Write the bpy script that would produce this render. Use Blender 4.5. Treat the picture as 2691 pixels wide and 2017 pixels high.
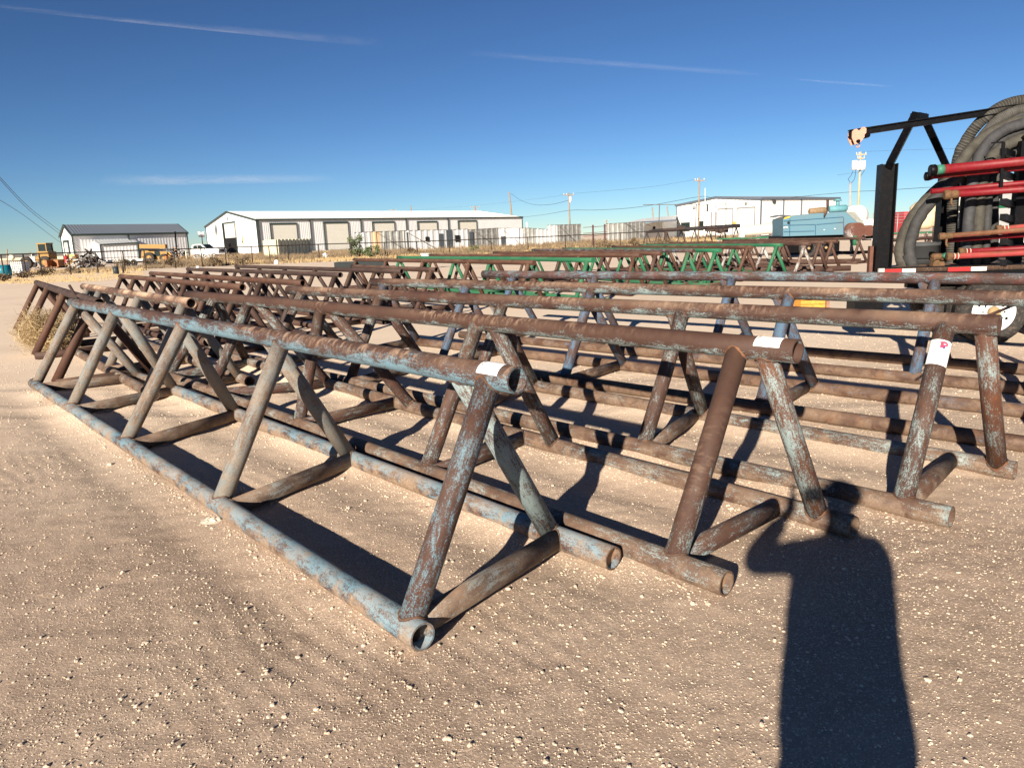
import bpy, math, random
import numpy as np
from mathutils import Vector, Matrix

rnd = random.Random(7)
S = bpy.context.scene
for o in list(bpy.data.objects):
    bpy.data.objects.remove(o)

# ------------------------------------------------------------------ camera
IW, IH = 2691.0, 2017.0
FPX = 1900.0
PITCH = math.radians(11.479)
ROLL = math.radians(-2.198)
EYE = Vector((0, 0, 1.55))
_F = Vector((0, math.cos(PITCH), -math.sin(PITCH)))
_R0 = Vector((1, 0, 0))
_U0 = _R0.cross(_F)
_R = _R0 * math.cos(ROLL) + _U0 * math.sin(ROLL)
_U = -_R0 * math.sin(ROLL) + _U0 * math.cos(ROLL)
cd = bpy.data.cameras.new("camera")
cd.sensor_width = 36.0
cd.lens = 36.0 * FPX / IW
cd.clip_start = 0.01
cd.clip_end = 60000
cam = bpy.data.objects.new("camera", cd)
S.collection.objects.link(cam)
m = Matrix((_R, _U, -_F)).transposed().to_4x4()
m.translation = EYE
cam.matrix_world = m
S.camera = cam

# ------------------------------------------------------------------ light
SUN_EL = math.radians(19.2)
SUN_HEAD = math.radians(23.0)          # light travels towards +Y, turned 23 deg to +X
w = bpy.data.worlds.new("World")
S.world = w
w.use_nodes = True
nt = w.node_tree
nt.nodes.clear()
sky = nt.nodes.new("ShaderNodeTexSky")
sky.sky_type = 'NISHITA'
sky.sun_disc = False
sky.sun_elevation = SUN_EL
sky.sun_rotation = math.radians(180) + SUN_HEAD
sky.altitude = 900
sky.air_density = 0.8
sky.dust_density = 0.0
sky.ozone_density = 4.0
bg = nt.nodes.new("ShaderNodeBackground")
bg.inputs[1].default_value = 0.075
wo = nt.nodes.new("ShaderNodeOutputWorld")
gm = nt.nodes.new("ShaderNodeGamma"); gm.inputs[1].default_value = 1.3     # deep, dry desert-air blue
ml = nt.nodes.new("ShaderNodeMix"); ml.data_type = 'RGBA'; ml.blend_type = 'MULTIPLY'; ml.inputs[0].default_value = 1.0
ml.inputs[7].default_value = (0.305, 0.312, 0.312, 1)
nt.links.new(sky.outputs[0], gm.inputs[0]); nt.links.new(gm.outputs[0], ml.inputs[6]); nt.links.new(ml.outputs[2], bg.inputs[0])
nt.links.new(bg.outputs[0], wo.inputs[0])
ld = bpy.data.lights.new("sun", 'SUN')
ld.energy = 5.0
ld.angle = math.radians(0.53)
ld.color = (1.0, 0.90, 0.76)
sun = bpy.data.objects.new("sun", ld)
S.collection.objects.link(sun)
LDIR = Vector((math.sin(SUN_HEAD) * math.cos(SUN_EL), math.cos(SUN_HEAD) * math.cos(SUN_EL), -math.sin(SUN_EL)))
sun.rotation_euler = LDIR.to_track_quat('-Z', 'Y').to_euler()
sun.location = (-3, -8, 6)
S.view_settings.view_transform = 'Standard'
S.view_settings.look = 'None'
S.view_settings.gamma = 1
S.view_settings.exposure = 1.07
S.render.engine = 'CYCLES'
S.cycles.max_bounces = 6
S.cycles.transparent_max_bounces = 12

# ------------------------------------------------------------------ picture-to-place helpers
def ray(px, py):
    return _F + _R * ((px - IW / 2) / FPX) + _U * ((IH / 2 - py) / FPX)
def G(px, py, z=0.0):                    # point of the level at height z seen at px, py
    d = ray(px, py)
    return EYE + d * ((z - EYE.z) / d.z)
def Y(px, py, y):                        # point at forward distance y
    d = ray(px, py)
    return EYE + d * (y / d.y)
def V(P0, P1, px, py):                   # point of the upright plane through P0, P1
    d = ray(px, py)
    n = Vector((-(P1 - P0).y, (P1 - P0).x, 0))
    return EYE + d * (n.dot(P0 - EYE) / n.dot(d))
def online(P0, P1, q):
    u = (P1 - P0)
    return P0 + u * ((q - P0).dot(u) / u.dot(u))

# ------------------------------------------------------------------ materials
MATS = {}
def hexlin(r, g, b):
    f = lambda c: ((c / 255) / 12.92) if c <= 10 else (((c / 255) + 0.055) / 1.055) ** 2.4
    return (f(r), f(g), f(b), 1)
def newmat(name):
    mt = bpy.data.materials.new(name)
    mt.use_nodes = True
    t = mt.node_tree
    bs = t.nodes["Principled BSDF"]
    return mt, t, bs
def nd(t, typ, **kw):
    n = t.nodes.new(typ)
    for k, v in kw.items():
        if k.startswith('i_'):
            n.inputs[int(k[2:]) if k[2:].isdigit() else k[2:]].default_value = v
        else:
            setattr(n, k, v)
    return n
def ramp(t, src, p0, p1, c0=(0, 0, 0, 1), c1=(1, 1, 1, 1)):
    r = t.nodes.new("ShaderNodeValToRGB")
    e = r.color_ramp.elements
    e[0].position = p0; e[0].color = c0
    e[1].position = p1; e[1].color = c1
    t.links.new(src, r.inputs[0])
    return r
def mix(t, fac, a, b, blend='MIX'):
    n = t.nodes.new("ShaderNodeMix")
    n.data_type = 'RGBA'; n.blend_type = blend
    def put(i, v):
        if hasattr(v, 'is_linked') or hasattr(v, 'links'):
            t.links.new(v, n.inputs[i])
        else:
            n.inputs[i].default_value = v
    put(0, fac); put(6, a); put(7, b)
    return n.outputs[2]
def math_(t, op, a, b=0.0, c=None, clamp=False):
    n = t.nodes.new("ShaderNodeMath"); n.operation = op; n.use_clamp = clamp
    for i, v in enumerate((a, b) if c is None else (a, b, c)):
        if hasattr(v, 'links'):
            t.links.new(v, n.inputs[i])
        else:
            n.inputs[i].default_value = v
    return n.outputs[0]
def coords(t, rand=True):
    tc = t.nodes.new("ShaderNodeTexCoord")
    if not rand:
        return tc.outputs['Object']
    oi = t.nodes.new("ShaderNodeObjectInfo")
    cm = t.nodes.new("ShaderNodeCombineXYZ")
    t.links.new(math_(t, 'MULTIPLY', oi.outputs['Random'], 37.0), cm.inputs[0])
    t.links.new(math_(t, 'MULTIPLY', oi.outputs['Random'], 19.0), cm.inputs[2])
    va = t.nodes.new("ShaderNodeVectorMath"); va.operation = 'ADD'
    t.links.new(tc.outputs['Object'], va.inputs[0]); t.links.new(cm.outputs[0], va.inputs[1])
    return va.outputs[0]
def noise(t, co, scale, detail=4, rough=0.6, dist=0.0):
    n = t.nodes.new("ShaderNodeTexNoise")
    n.inputs['Scale'].default_value = scale
    n.inputs['Detail'].default_value = detail
    n.inputs['Roughness'].default_value = rough
    n.inputs['Distortion'].default_value = dist
    t.links.new(co, n.inputs['Vector'])
    return n.outputs['Fac']
def bump(t, bs, h, strength=0.3, dist=0.01):
    b = t.nodes.new("ShaderNodeBump")
    b.inputs['Strength'].default_value = strength
    b.inputs['Distance'].default_value = dist
    t.links.new(h, b.inputs['Height']); t.links.new(b.outputs[0], bs.inputs['Normal'])

def plain(name, col, rough=0.6, metal=0.0, var=0.12, scale=3.0, bmp=0.0, dirt=None, dirt_amt=0.4):
    if name in MATS: return MATS[name]
    mt, t, bs = newmat(name)
    co = coords(t)
    n = noise(t, co, scale, 6, 0.65)
    c = mix(t, ramp(t, n, 0.3, 0.75).outputs[0], tuple(x * (1 - var) for x in col[:3]) + (1,), tuple(min(1, x * (1 + var)) for x in col[:3]) + (1,))
    if dirt:
        n2 = noise(t, co, scale * 2.7, 8, 0.7, 0.4)
        c = mix(t, math_(t, 'MULTIPLY', ramp(t, n2, 0.5, 0.72).outputs[0], dirt_amt), c, dirt)
    t.links.new(c, bs.inputs['Base Color'])
    bs.inputs['Roughness'].default_value = rough
    bs.inputs['Metallic'].default_value = metal
    if rough > .35: bs.inputs['Specular IOR Level'].default_value = .3
    if bmp: bump(t, bs, n, bmp)
    MATS[name] = mt
    return mt

DUST = hexlin(196, 165, 138)
def rustpaint(name, paint, amt, base=(0.072, 0.034, 0.024, 1), warm=(0.15, 0.055, 0.024, 1), warm_amt=0.35, dust=0.25, topwear=0.25, rings=0.0, fade=0.35, soil=0.0, pscale=5.0):
    """bare rusted pipe with what is left of a coat of paint, wind-blown dust on its upper side"""
    if name in MATS: return MATS[name]
    base = tuple(v * 0.68 for v in base[:3]) + (1,); warm = tuple(v * 0.75 for v in warm[:3]) + (1,)
    mt, t, bs = newmat(name)
    co = coords(t)
    uv = t.nodes.new("ShaderNodeUVMap"); uv.uv_map = "UVMap"
    geo = t.nodes.new("ShaderNodeNewGeometry")
    sep = t.nodes.new("ShaderNodeSeparateXYZ"); t.links.new(geo.outputs['Normal'], sep.inputs[0])
    nz = sep.outputs[2]
    n1 = noise(t, co, 3.0, 6, 0.7)
    n2 = noise(t, co, 75, 5, 0.8)
    rust = mix(t, ramp(t, n1, 0.35, 0.7).outputs[0], base, tuple(v * 1.28 for v in base[:3]) + (1,))
    nw = noise(t, co, 6.5, 8, 0.72, 0.8)
    rust = mix(t, math_(t, 'MULTIPLY', ramp(t, nw, 0.5, 0.68).outputs[0], warm_amt), rust, warm)
    rust = mix(t, math_(t, 'MULTIPLY', ramp(t, n2, 0.45, 0.75).outputs[0], 0.5), rust, (0.035, 0.02, 0.016, 1))
    # paint left in patches, with a speckled edge, stretched a little along the pipe
    mp = t.nodes.new("ShaderNodeMapping"); mp.inputs['Scale'].default_value = (1, 0.22, 1)
    t.links.new(uv.outputs[0], mp.inputs[0])
    ns = noise(t, mp.outputs[0], 30, 10, 0.84, 0.5)
    big = noise(t, co, pscale, 3, 0.55, 0.3)
    pv = math_(t, 'ADD', math_(t, 'MULTIPLY', math_(t, 'ADD', math_(t, 'MULTIPLY', big, 0.6), math_(t, 'MULTIPLY', noise(t, co, 0.9, 2, 0.5), 0.4)), 0.95), math_(t, 'MULTIPLY', ns, 1.5))
    n3 = noise(t, co, 160, 4, 0.8)
    pv = math_(t, 'ADD', pv, math_(t, 'ADD', math_(t, 'MULTIPLY', n2, 0.55), math_(t, 'MULTIPLY', n3, 0.9)))
    pv = math_(t, 'SUBTRACT', pv, math_(t, 'MULTIPLY', nz, topwear))
    th = 1.95 + (0.5 - amt) * 1.05
    pm = t.nodes.new("ShaderNodeMapRange")
    pm.inputs['From Min'].default_value = th - 0.085; pm.inputs['From Max'].default_value = th + 0.10
    t.links.new(pv, pm.inputs['Value'])
    pc2 = tuple(min(1, v * 0.62 + 0.06) for v in paint[:3]) + (1,)
    pcol = mix(t, math_(t, 'MULTIPLY', ramp(t, noise(t, co, 9, 6, 0.7), 0.35, 0.65).outputs[0], fade * 2.0, clamp=True), paint, pc2)
    col = mix(t, pm.outputs[0], rust, pcol) if amt > 0 else rust
    # dust
    dz = math_(t, 'MULTIPLY', math_(t, 'ADD', nz, 0.1, clamp=True), 1.0)
    nd_ = noise(t, co, 2.2, 5, 0.6, 0.2)
    if rings > 0:
        mp2 = t.nodes.new("ShaderNodeMapping"); mp2.inputs['Scale'].default_value = (0.5, 1.0, 1)
        t.links.new(uv.outputs[0], mp2.inputs[0])
        nr = noise(t, mp2.outputs[0], 26.0, 3, 0.6)
        rr = math_(t, 'MULTIPLY', ramp(t, nr, 0.47, 0.66).outputs[0], ramp(t, noise(t, co, 0.8, 2, 0.5), 0.42, 0.58).outputs[0])
        dv = math_(t, 'ADD', math_(t, 'MULTIPLY', rr, rings), math_(t, 'MULTIPLY', ramp(t, nd_, 0.4, 0.7).outputs[0], dust))
    else:
        dv = math_(t, 'MULTIPLY', ramp(t, nd_, 0.38, 0.7).outputs[0], dust)
    col = mix(t, math_(t, 'MULTIPLY', dv, dz, clamp=True), col, DUST)
    if soil > 0:    # splashed soil on rails lying on the ground
        nso = noise(t, co, 7, 8, 0.7, 0.5)
        sv = math_(t, 'SUBTRACT', nso, math_(t, 'MULTIPLY', nz, 0.12))
        col = mix(t, math_(t, 'MULTIPLY', ramp(t, sv, 0.42, 0.58).outputs[0], soil), col, mix(t, ramp(t, n2, .4, .7).outputs[0], (0.20, 0.135, 0.09, 1), (0.34, 0.245, 0.165, 1)))
    t.links.new(col, bs.inputs['Base Color'])
    bs.inputs['Roughness'].default_value = 0.72
    bs.inputs['Specular IOR Level'].default_value = 0.35
    hb = math_(t, 'ADD', math_(t, 'MULTIPLY', n2, 0.5), math_(t, 'MULTIPLY', pm.outputs[0], 0.5))
    bump(t, bs, hb, 0.35, 0.003)
    MATS[name] = mt
    return mt

BLUE = (0.118, 0.213, 0.265, 1)
GREY_BLUE = (0.165, 0.185, 0.18, 1)
PALE_BLUE = (0.22, 0.29, 0.29, 1)
DEEP_BLUE = (0.055, 0.125, 0.21, 1)
GREEN = (0.012, 0.115, 0.052, 1)

# ------------------------------------------------------------------ mesh builder
class MB:
    def __init__(s):
        s.v = []; s.f = []; s.uv = []; s.sm = []; s.mi = []; s.mats = []; s.cur = 0
    def mat(s, mt):
        if mt not in s.mats: s.mats.append(mt)
        s.cur = s.mats.index(mt)
        return s
    def face(s, idx, uv=None, smooth=False):
        s.f.append(tuple(idx)); s.sm.append(smooth); s.mi.append(s.cur)
        s.uv.extend(uv if uv else [(0, 0)] * len(idx))
    def quad(s, a, b, c, d, smooth=False):
        i = len(s.v); s.v += [tuple(a), tuple(b), tuple(c), tuple(d)]
        s.face((i, i + 1, i + 2, i + 3), [(0, 0), (1, 0), (1, 1), (0, 1)], smooth)
    def tri(s, a, b, c):
        i = len(s.v); s.v += [tuple(a), tuple(b), tuple(c)]
        s.face((i, i + 1, i + 2))
    def box(s, c, sz, rot=None):
        c = Vector(c); hx, hy, hz = sz[0] / 2, sz[1] / 2, sz[2] / 2
        P = []
        for x, y, z in ((-1, -1, -1), (1, -1, -1), (1, 1, -1), (-1, 1, -1), (-1, -1, 1), (1, -1, 1), (1, 1, 1), (-1, 1, 1)):
            p = Vector((x * hx, y * hy, z * hz))
            if rot is not None: p = rot @ p
            P.append(tuple(c + p))
        i = len(s.v); s.v += P
        for q in ((0, 3, 2, 1), (4, 5, 6, 7), (0, 1, 5, 4), (1, 2, 6, 5), (2, 3, 7, 6), (3, 0, 4, 7)):
            s.face([i + k for k in q], [(0, 0), (1, 0), (1, 1), (0, 1)])
        return s
    def bar(s, a, b, wd, ht, up=Vector((0, 0, 1))):
        a = Vector(a); b = Vector(b); d = (b - a); L = d.length; x = d.normalized()
        y = up.cross(x)
        if y.length < 1e-3: y = Vector((0, 1, 0)).cross(x)
        y.normalize(); z = x.cross(y)
        return s.box((a + b) / 2, (L, wd, ht), Matrix((x, y, z)).transposed())
    def tube(s, pts, r, seg=20, ends='cap', wall=0.008, closed=False, depth=0.3, smooth=True):
        pts = [Vector(p) for p in pts]; n = len(pts)
        rs = r if isinstance(r, (list, tuple)) else [r] * n
        prev = None; base = len(s.v); frames = []; L = [0]
        for k in range(n):
            if closed: t = pts[(k + 1) % n] - pts[k - 1]
            else: t = pts[min(k + 1, n - 1)] - pts[max(k - 1, 0)]
            t.normalize()
            if prev is None:
                a = Vector((0, 0, 1)) if abs(t.z) < 0.9 else Vector((1, 0, 0))
                u = a.cross(t).normalized()
            else:
                u = (prev - t * prev.dot(t)).normalized()
            v = t.cross(u); prev = u; frames.append((u, v, t))
            if k: L.append(L[-1] + (pts[k] - pts[k - 1]).length)
            for j in range(seg):
                an = 2 * math.pi * j / seg
                s.v.append(tuple(pts[k] + (u * math.cos(an) + v * math.sin(an)) * rs[k]))
        cir = 2 * math.pi * (sum(rs) / n)
        rng = n if closed else n - 1
        for k in range(rng):
            k2 = (k + 1) % n
            l1 = L[k]; l2 = L[k + 1] if k + 1 < n else L[k] + 0.05
            for j in range(seg):
                j2 = (j + 1) % seg
                s.face((base + k * seg + j, base + k * seg + j2, base + k2 * seg + j2, base + k2 * seg + j),
                       [(cir * j / seg, l1), (cir * (j + 1) / seg, l1), (cir * (j + 1) / seg, l2), (cir * j / seg, l2)], smooth)
        if closed: return s
        for e, k in ((0, 0), (1, n - 1)):
            typ = ends if isinstance(ends, str) else ends[e]
            if typ == 'none': continue
            u, v, t = frames[k]; sg = -1 if e == 0 else 1
            if typ == 'cap':
                ids = [base + k * seg + j for j in range(seg)]
                s.face(ids[::-1] if e == 0 else ids)
            elif typ == 'open':
                ri = rs[k] - wall
                i0 = len(s.v)
                for q, dd in ((0, 0), (1, depth)):
                    for j in range(seg):
                        an = 2 * math.pi * j / seg
                        s.v.append(tuple(pts[k] - t * sg * dd + (u * math.cos(an) + v * math.sin(an)) * ri))
                for j in range(seg):
                    j2 = (j + 1) % seg
                    a = (base + k * seg + j, base + k * seg + j2, i0 + j2, i0 + j)
                    b = (i0 + j, i0 + j2, i0 + seg + j2, i0 + seg + j)
                    if e == 0: a = a[::-1]; b = b[::-1]
                    s.face(a); s.face(b, [(cir * j / seg, 0), (cir * (j + 1) / seg, 0), (cir * (j + 1) / seg, depth), (cir * j / seg, depth)], True)
                ids = [i0 + seg + j for j in range(seg)]
                s.face(ids[::-1] if e == 0 else ids)
        return s
    def ball(s, c, rx, ry=None, rz=None, nu=12, nv=8, jit=0.0):
        ry = ry or rx; rz = rz or rx; c = Vector(c); base = len(s.v)
        for i in range(nv + 1):
            th = math.pi * i / nv
            for j in range(nu):
                ph = 2 * math.pi * j / nu
                k = 1 + (rnd.random() - 0.5) * jit
                s.v.append((c.x + rx * k * math.sin(th) * math.cos(ph), c.y + ry * k * math.sin(th) * math.sin(ph), c.z + rz * k * math.cos(th)))
        for i in range(nv):
            for j in range(nu):
                j2 = (j + 1) % nu
                s.face((base + i * nu + j, base + (i + 1) * nu + j, base + (i + 1) * nu + j2, base + i * nu + j2), None, True)
        return s
    def prism(s, poly, a, b):
        """poly: list of Vectors; extruded from +a to +b (offset vectors)"""
        a = Vector(a); b = Vector(b); n = len(poly); i = len(s.v)
        s.v += [tuple(Vector(p) + a) for p in poly] + [tuple(Vector(p) + b) for p in poly]
        s.face([i + k for k in range(n)][::-1]); s.face([i + n + k for k in range(n)])
        for k in range(n):
            k2 = (k + 1) % n
            s.face((i + k, i + k2, i + n + k2, i + n + k))
        return s
    def build(s, name, material=None, parent=None, origin=None):
        me = bpy.data.meshes.new(name)
        org = Vector(origin) if origin is not None else (parent.matrix_world.translation.copy() if parent else Vector((0, 0, 0)))
        vv = [(x - org.x, y - org.y, z - org.z) for x, y, z in s.v]
        me.from_pydata(vv, [], s.f)
        uvl = me.uv_layers.new(name="UVMap")
        uvl.data.foreach_set("uv", np.array(s.uv, dtype=np.float32).ravel())
        me.polygons.foreach_set("use_smooth", s.sm)
        mats = s.mats if s.mats else [material]
        for mt in mats: me.materials.append(mt)
        if s.mats: me.polygons.foreach_set("material_index", s.mi)
        me.update()
        o = bpy.data.objects.new(name, me)
        S.collection.objects.link(o)
        if parent: o.parent = parent
        o.matrix_world = Matrix.Translation(org)
        return o

def tag(o, label=None, cat=None, group=None, kind=None):
    if label: o['label'] = label
    if cat: o['category'] = cat
    if group: o['group'] = group
    if kind: o['kind'] = kind
    return o
def empty(name, loc, label, cat, group=None):
    o = bpy.data.objects.new(name, None)
    S.collection.objects.link(o)
    o.location = loc; o.matrix_world = Matrix.Translation(Vector(loc))
    o.empty_display_size = 0.2
    return tag(o, label, cat, group)


# ------------------------------------------------------------------ ground
def vnoise(x, y, sc, seed):
    x = np.asarray(x, float) / sc; y = np.asarray(y, float) / sc
    xi = np.floor(x).astype(np.int64); yi = np.floor(y).astype(np.int64)
    fx = x - xi; fy = y - yi
    fx = fx * fx * (3 - 2 * fx); fy = fy * fy * (3 - 2 * fy)
    def h(a, b):
        n = (a * 374761393 + b * 668265263 + seed * 974634777) & 0xffffffff
        n = ((n ^ (n >> 13)) * 1274126177) & 0xffffffff
        return ((n ^ (n >> 16)) & 0xffff) / 65535.0
    return (h(xi, yi) * (1 - fx) + h(xi + 1, yi) * fx) * (1 - fy) + (h(xi, yi + 1) * (1 - fx) + h(xi + 1, yi + 1) * fx) * fy - 0.5
RAILS = [  # ground rails with sand drifted against them
    (G(91, 1007, .057), G(1111, 1672, .057)), (G(365, 989, .057), G(1612, 1467, .057)),
    (G(425, 980, .057), G(1910, 1532, .057)), (G(560, 925, .057), G(2245, 1385, .057)),
    (G(650, 942, .057), G(2501, 1358, .057)), (G(880, 920, .057), G(2668, 1236, .057))]
def gheight(x, y):
    x = np.asarray(x, float); y = np.asarray(y, float)
    near = np.clip(1.3 - np.hypot(x, y) / 14.0, 0, 1)
    h = 0.022 * vnoise(x, y, 1.7, 1) + 0.005 * vnoise(x, y, 0.55, 2) + near * (0.004 * vnoise(x, y, 0.19, 3) + 0.006 * vnoise(x, y, 0.07, 4) + 0.004 * vnoise(x, y, 0.033, 5))
    # old wheel ruts crossing the yard
    for c0, sl in ((6.6, -.10), (7.9, -.12), (11.5, -.06), (13.2, -.05)):
        dd = y - (c0 + sl * x); h += -0.009 * np.exp(-(dd / .16) ** 2) + 0.006 * np.exp(-((np.abs(dd) - .26) / .09) ** 2)
    # wind ripples
    h += near * 0.0022 * np.sin((x * 0.75 + y * 0.66) * 75 + 9 * vnoise(x, y, 0.5, 8)) * np.clip(vnoise(x, y, 0.9, 9) * 4, 0, 1)
    for A, B in RAILS:
        ux, uy = B.x - A.x, B.y - A.y; L = math.hypot(ux, uy); ux /= L; uy /= L
        t = (x - A.x) * ux + (y - A.y) * uy; d = (x - A.x) * (-uy) + (y - A.y) * ux
        e = np.clip(np.minimum(t - 0.12, L - 0.12 - t) / 0.35, 0, 1)
        k = 0.6 + 1.2 * vnoise(t, d * 0 + A.x * 7, 0.6, 6)
        h += e * k * 0.058 * np.exp(-(d / 0.12) ** 2) - e * 0.012 * np.exp(-((np.abs(d) - 0.30) / 0.12) ** 2)
    return h - 0.006
def axis(a, b, step, far, g):
    pts = list(np.arange(a, b, step)); s = step
    hi = [b]
    while hi[-1] < far: s *= g; hi.append(hi[-1] + s)
    s = step; lo = [a - step]
    while lo[-1] > -far: s *= g; lo.append(lo[-1] - s)
    return np.array(lo[::-1] + pts + hi)
def make_ground():
    xs = axis(-4.5, 4.6, 0.026, 9000, 1.13); ys = axis(1.2, 8.2, 0.026, 9000, 1.13)
    X, Yy = np.meshgrid(xs, ys); H = gheight(X, Yy)
    H = np.where(np.hypot(X, Yy) > 60, 0, H)
    nx, ny = len(xs), len(ys)
    me = bpy.data.meshes.new("ground")
    co = np.stack([X, Yy, H], -1).reshape(-1, 3).astype(np.float32)
    i = (np.arange(ny - 1)[:, None] * nx + np.arange(nx - 1)[None, :]).ravel()
    f = np.stack([i, i + 1, i + nx + 1, i + nx], -1).astype(np.int32)
    me.vertices.add(len(co)); me.vertices.foreach_set("co", co.ravel())
    me.loops.add(f.size); me.loops.foreach_set("vertex_index", f.ravel())
    me.polygons.add(len(f)); me.polygons.foreach_set("loop_start", np.arange(len(f), dtype=np.int32) * 4)
    me.polygons.foreach_set("loop_total", np.full(len(f), 4, dtype=np.int32))
    me.polygons.foreach_set("use_smooth", np.ones(len(f), bool))
    me.update(calc_edges=True)
    o = bpy.data.objects.new("ground", me); S.collection.objects.link(o)
    mt, t, bs = newmat("caliche ground")
    co = coords(t, False)
    a = noise(t, co, 0.45, 5, 0.6); b = noise(t, co, 3.1, 6, 0.7); c = noise(t, co, 26, 5, 0.75); d = noise(t, co, 110, 4, 0.7)
    col = mix(t, ramp(t, b, 0.3, 0.7).outputs[0], (0.64, 0.475, 0.352, 1), (0.78, 0.598, 0.458, 1))
    col = mix(t, math_(t, 'MULTIPLY', ramp(t, a, 0.42, 0.62).outputs[0], 0.45), col, (0.72, 0.59, 0.44, 1))
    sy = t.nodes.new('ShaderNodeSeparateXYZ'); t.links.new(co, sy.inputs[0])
    far_lit = math_(t, 'ADD', ramp(t, math_(t, 'MULTIPLY', sy.outputs[1], 0.1), 0.30, 1.0).outputs[0], math_(t, 'MULTIPLY', math_(t, 'SUBTRACT', a, 0.5), 0.8), clamp=True)
    col = mix(t, math_(t, 'MULTIPLY', far_lit, 0.8), col, (0.90, 0.73, 0.56, 1))  # sunlit brightness of the farther ground painted in: colour lightens with distance
    e_ = noise(t, co, 230, 3, 0.7)
    col = mix(t, math_(t, 'MULTIPLY', ramp(t, e_, 0.46, 0.36).outputs[0], math_(t, 'SUBTRACT', 0.45, math_(t, 'MULTIPLY', far_lit, 0.35))), col, (0.27, 0.19, 0.135, 1))
    col = mix(t, math_(t, 'MULTIPLY', ramp(t, e_, 0.56, 0.66).outputs[0], 0.35), col, (0.80, 0.69, 0.56, 1))
    grit = ramp(t, noise(t, co, 0.9, 4, 0.6, 0.4), 0.36, 0.56, (.62, .62, .62, 1), (1, 1, 1, 1)).outputs[0]
    col = mix(t, math_(t, 'MULTIPLY', ramp(t, c, 0.50, 0.66).outputs[0], math_(t, 'MULTIPLY', grit, 0.5)), col, (0.76, 0.62, 0.49, 1))
    col = mix(t, math_(t, 'MULTIPLY', ramp(t, d, 0.56, 0.66).outputs[0], math_(t, 'MULTIPLY', grit, 0.6)), col, (0.80, 0.70, 0.57, 1))
    col = mix(t, math_(t, 'MULTIPLY', ramp(t, d, 0.44, 0.34).outputs[0], math_(t, 'MULTIPLY', grit, math_(t, 'SUBTRACT', 0.7, math_(t, 'MULTIPLY', far_lit, 0.6)))), col, (0.24, 0.165, 0.115, 1))
    vo = t.nodes.new("ShaderNodeTexVoronoi"); vo.inputs['Scale'].default_value = 75
    t.links.new(co, vo.inputs['Vector'])
    peb = ramp(t, vo.outputs['Distance'], 0.16, 0.34, (1, 1, 1, 1), (0, 0, 0, 1)).outputs[0]
    sel = ramp(t, noise(t, co, 17, 3, 0.6), 0.5, 0.6).outputs[0]
    pb = math_(t, 'MULTIPLY', peb, sel)
    col = mix(t, math_(t, 'MULTIPLY', pb, 0.55), col, (0.62, 0.52, 0.41, 1))
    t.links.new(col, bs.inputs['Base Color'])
    bs.inputs['Roughness'].default_value = 0.95
    bs.inputs['Specular IOR Level'].default_value = 0.1
    h = math_(t, 'ADD', math_(t, 'MULTIPLY', c, 0.9), math_(t, 'ADD', math_(t, 'MULTIPLY', d, 0.5), math_(t, 'MULTIPLY', pb, 0.6)))
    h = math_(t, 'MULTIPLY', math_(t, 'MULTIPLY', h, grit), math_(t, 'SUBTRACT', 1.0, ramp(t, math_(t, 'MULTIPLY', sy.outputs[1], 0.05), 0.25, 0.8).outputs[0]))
    bump(t, bs, h, 0.8, 0.006)
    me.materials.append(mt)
    return tag(o, kind='structure')
make_ground()

STONE = plain("pale stone", (0.62, 0.495, 0.37, 1), 0.9, 0, 0.22, 40)
def stone_shape(r, n=None):
    """irregular pebble as (verts, faces)"""
    t = (1 + 5 ** .5) / 2
    vs = [(-1, t, 0), (1, t, 0), (-1, -t, 0), (1, -t, 0), (0, -1, t), (0, 1, t), (0, -1, -t), (0, 1, -t), (t, 0, -1), (t, 0, 1), (-t, 0, -1), (-t, 0, 1)]
    fs = [(0, 11, 5), (0, 5, 1), (0, 1, 7), (0, 7, 10), (0, 10, 11), (1, 5, 9), (5, 11, 4), (11, 10, 2), (10, 7, 6), (7, 1, 8), (3, 9, 4), (3, 4, 2), (3, 2, 6), (3, 6, 8), (3, 8, 9), (4, 9, 5), (2, 4, 11), (6, 2, 10), (8, 6, 7), (9, 8, 1)]
    sx, sy, sz = rnd.uniform(.8, 1.3), rnd.uniform(.7, 1.1), rnd.uniform(.5, .85)
    out = []
    for v in vs:
        k = r / 1.9 * rnd.uniform(0.78, 1.2)
        out.append((v[0] * k * sx, v[1] * k * sy, v[2] * k * sz))
    a = rnd.uniform(0, 6.28); ca, sa = math.cos(a), math.sin(a)
    return [(x * ca - y * sa, x * sa + y * ca, z) for x, y, z in out], fs
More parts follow.
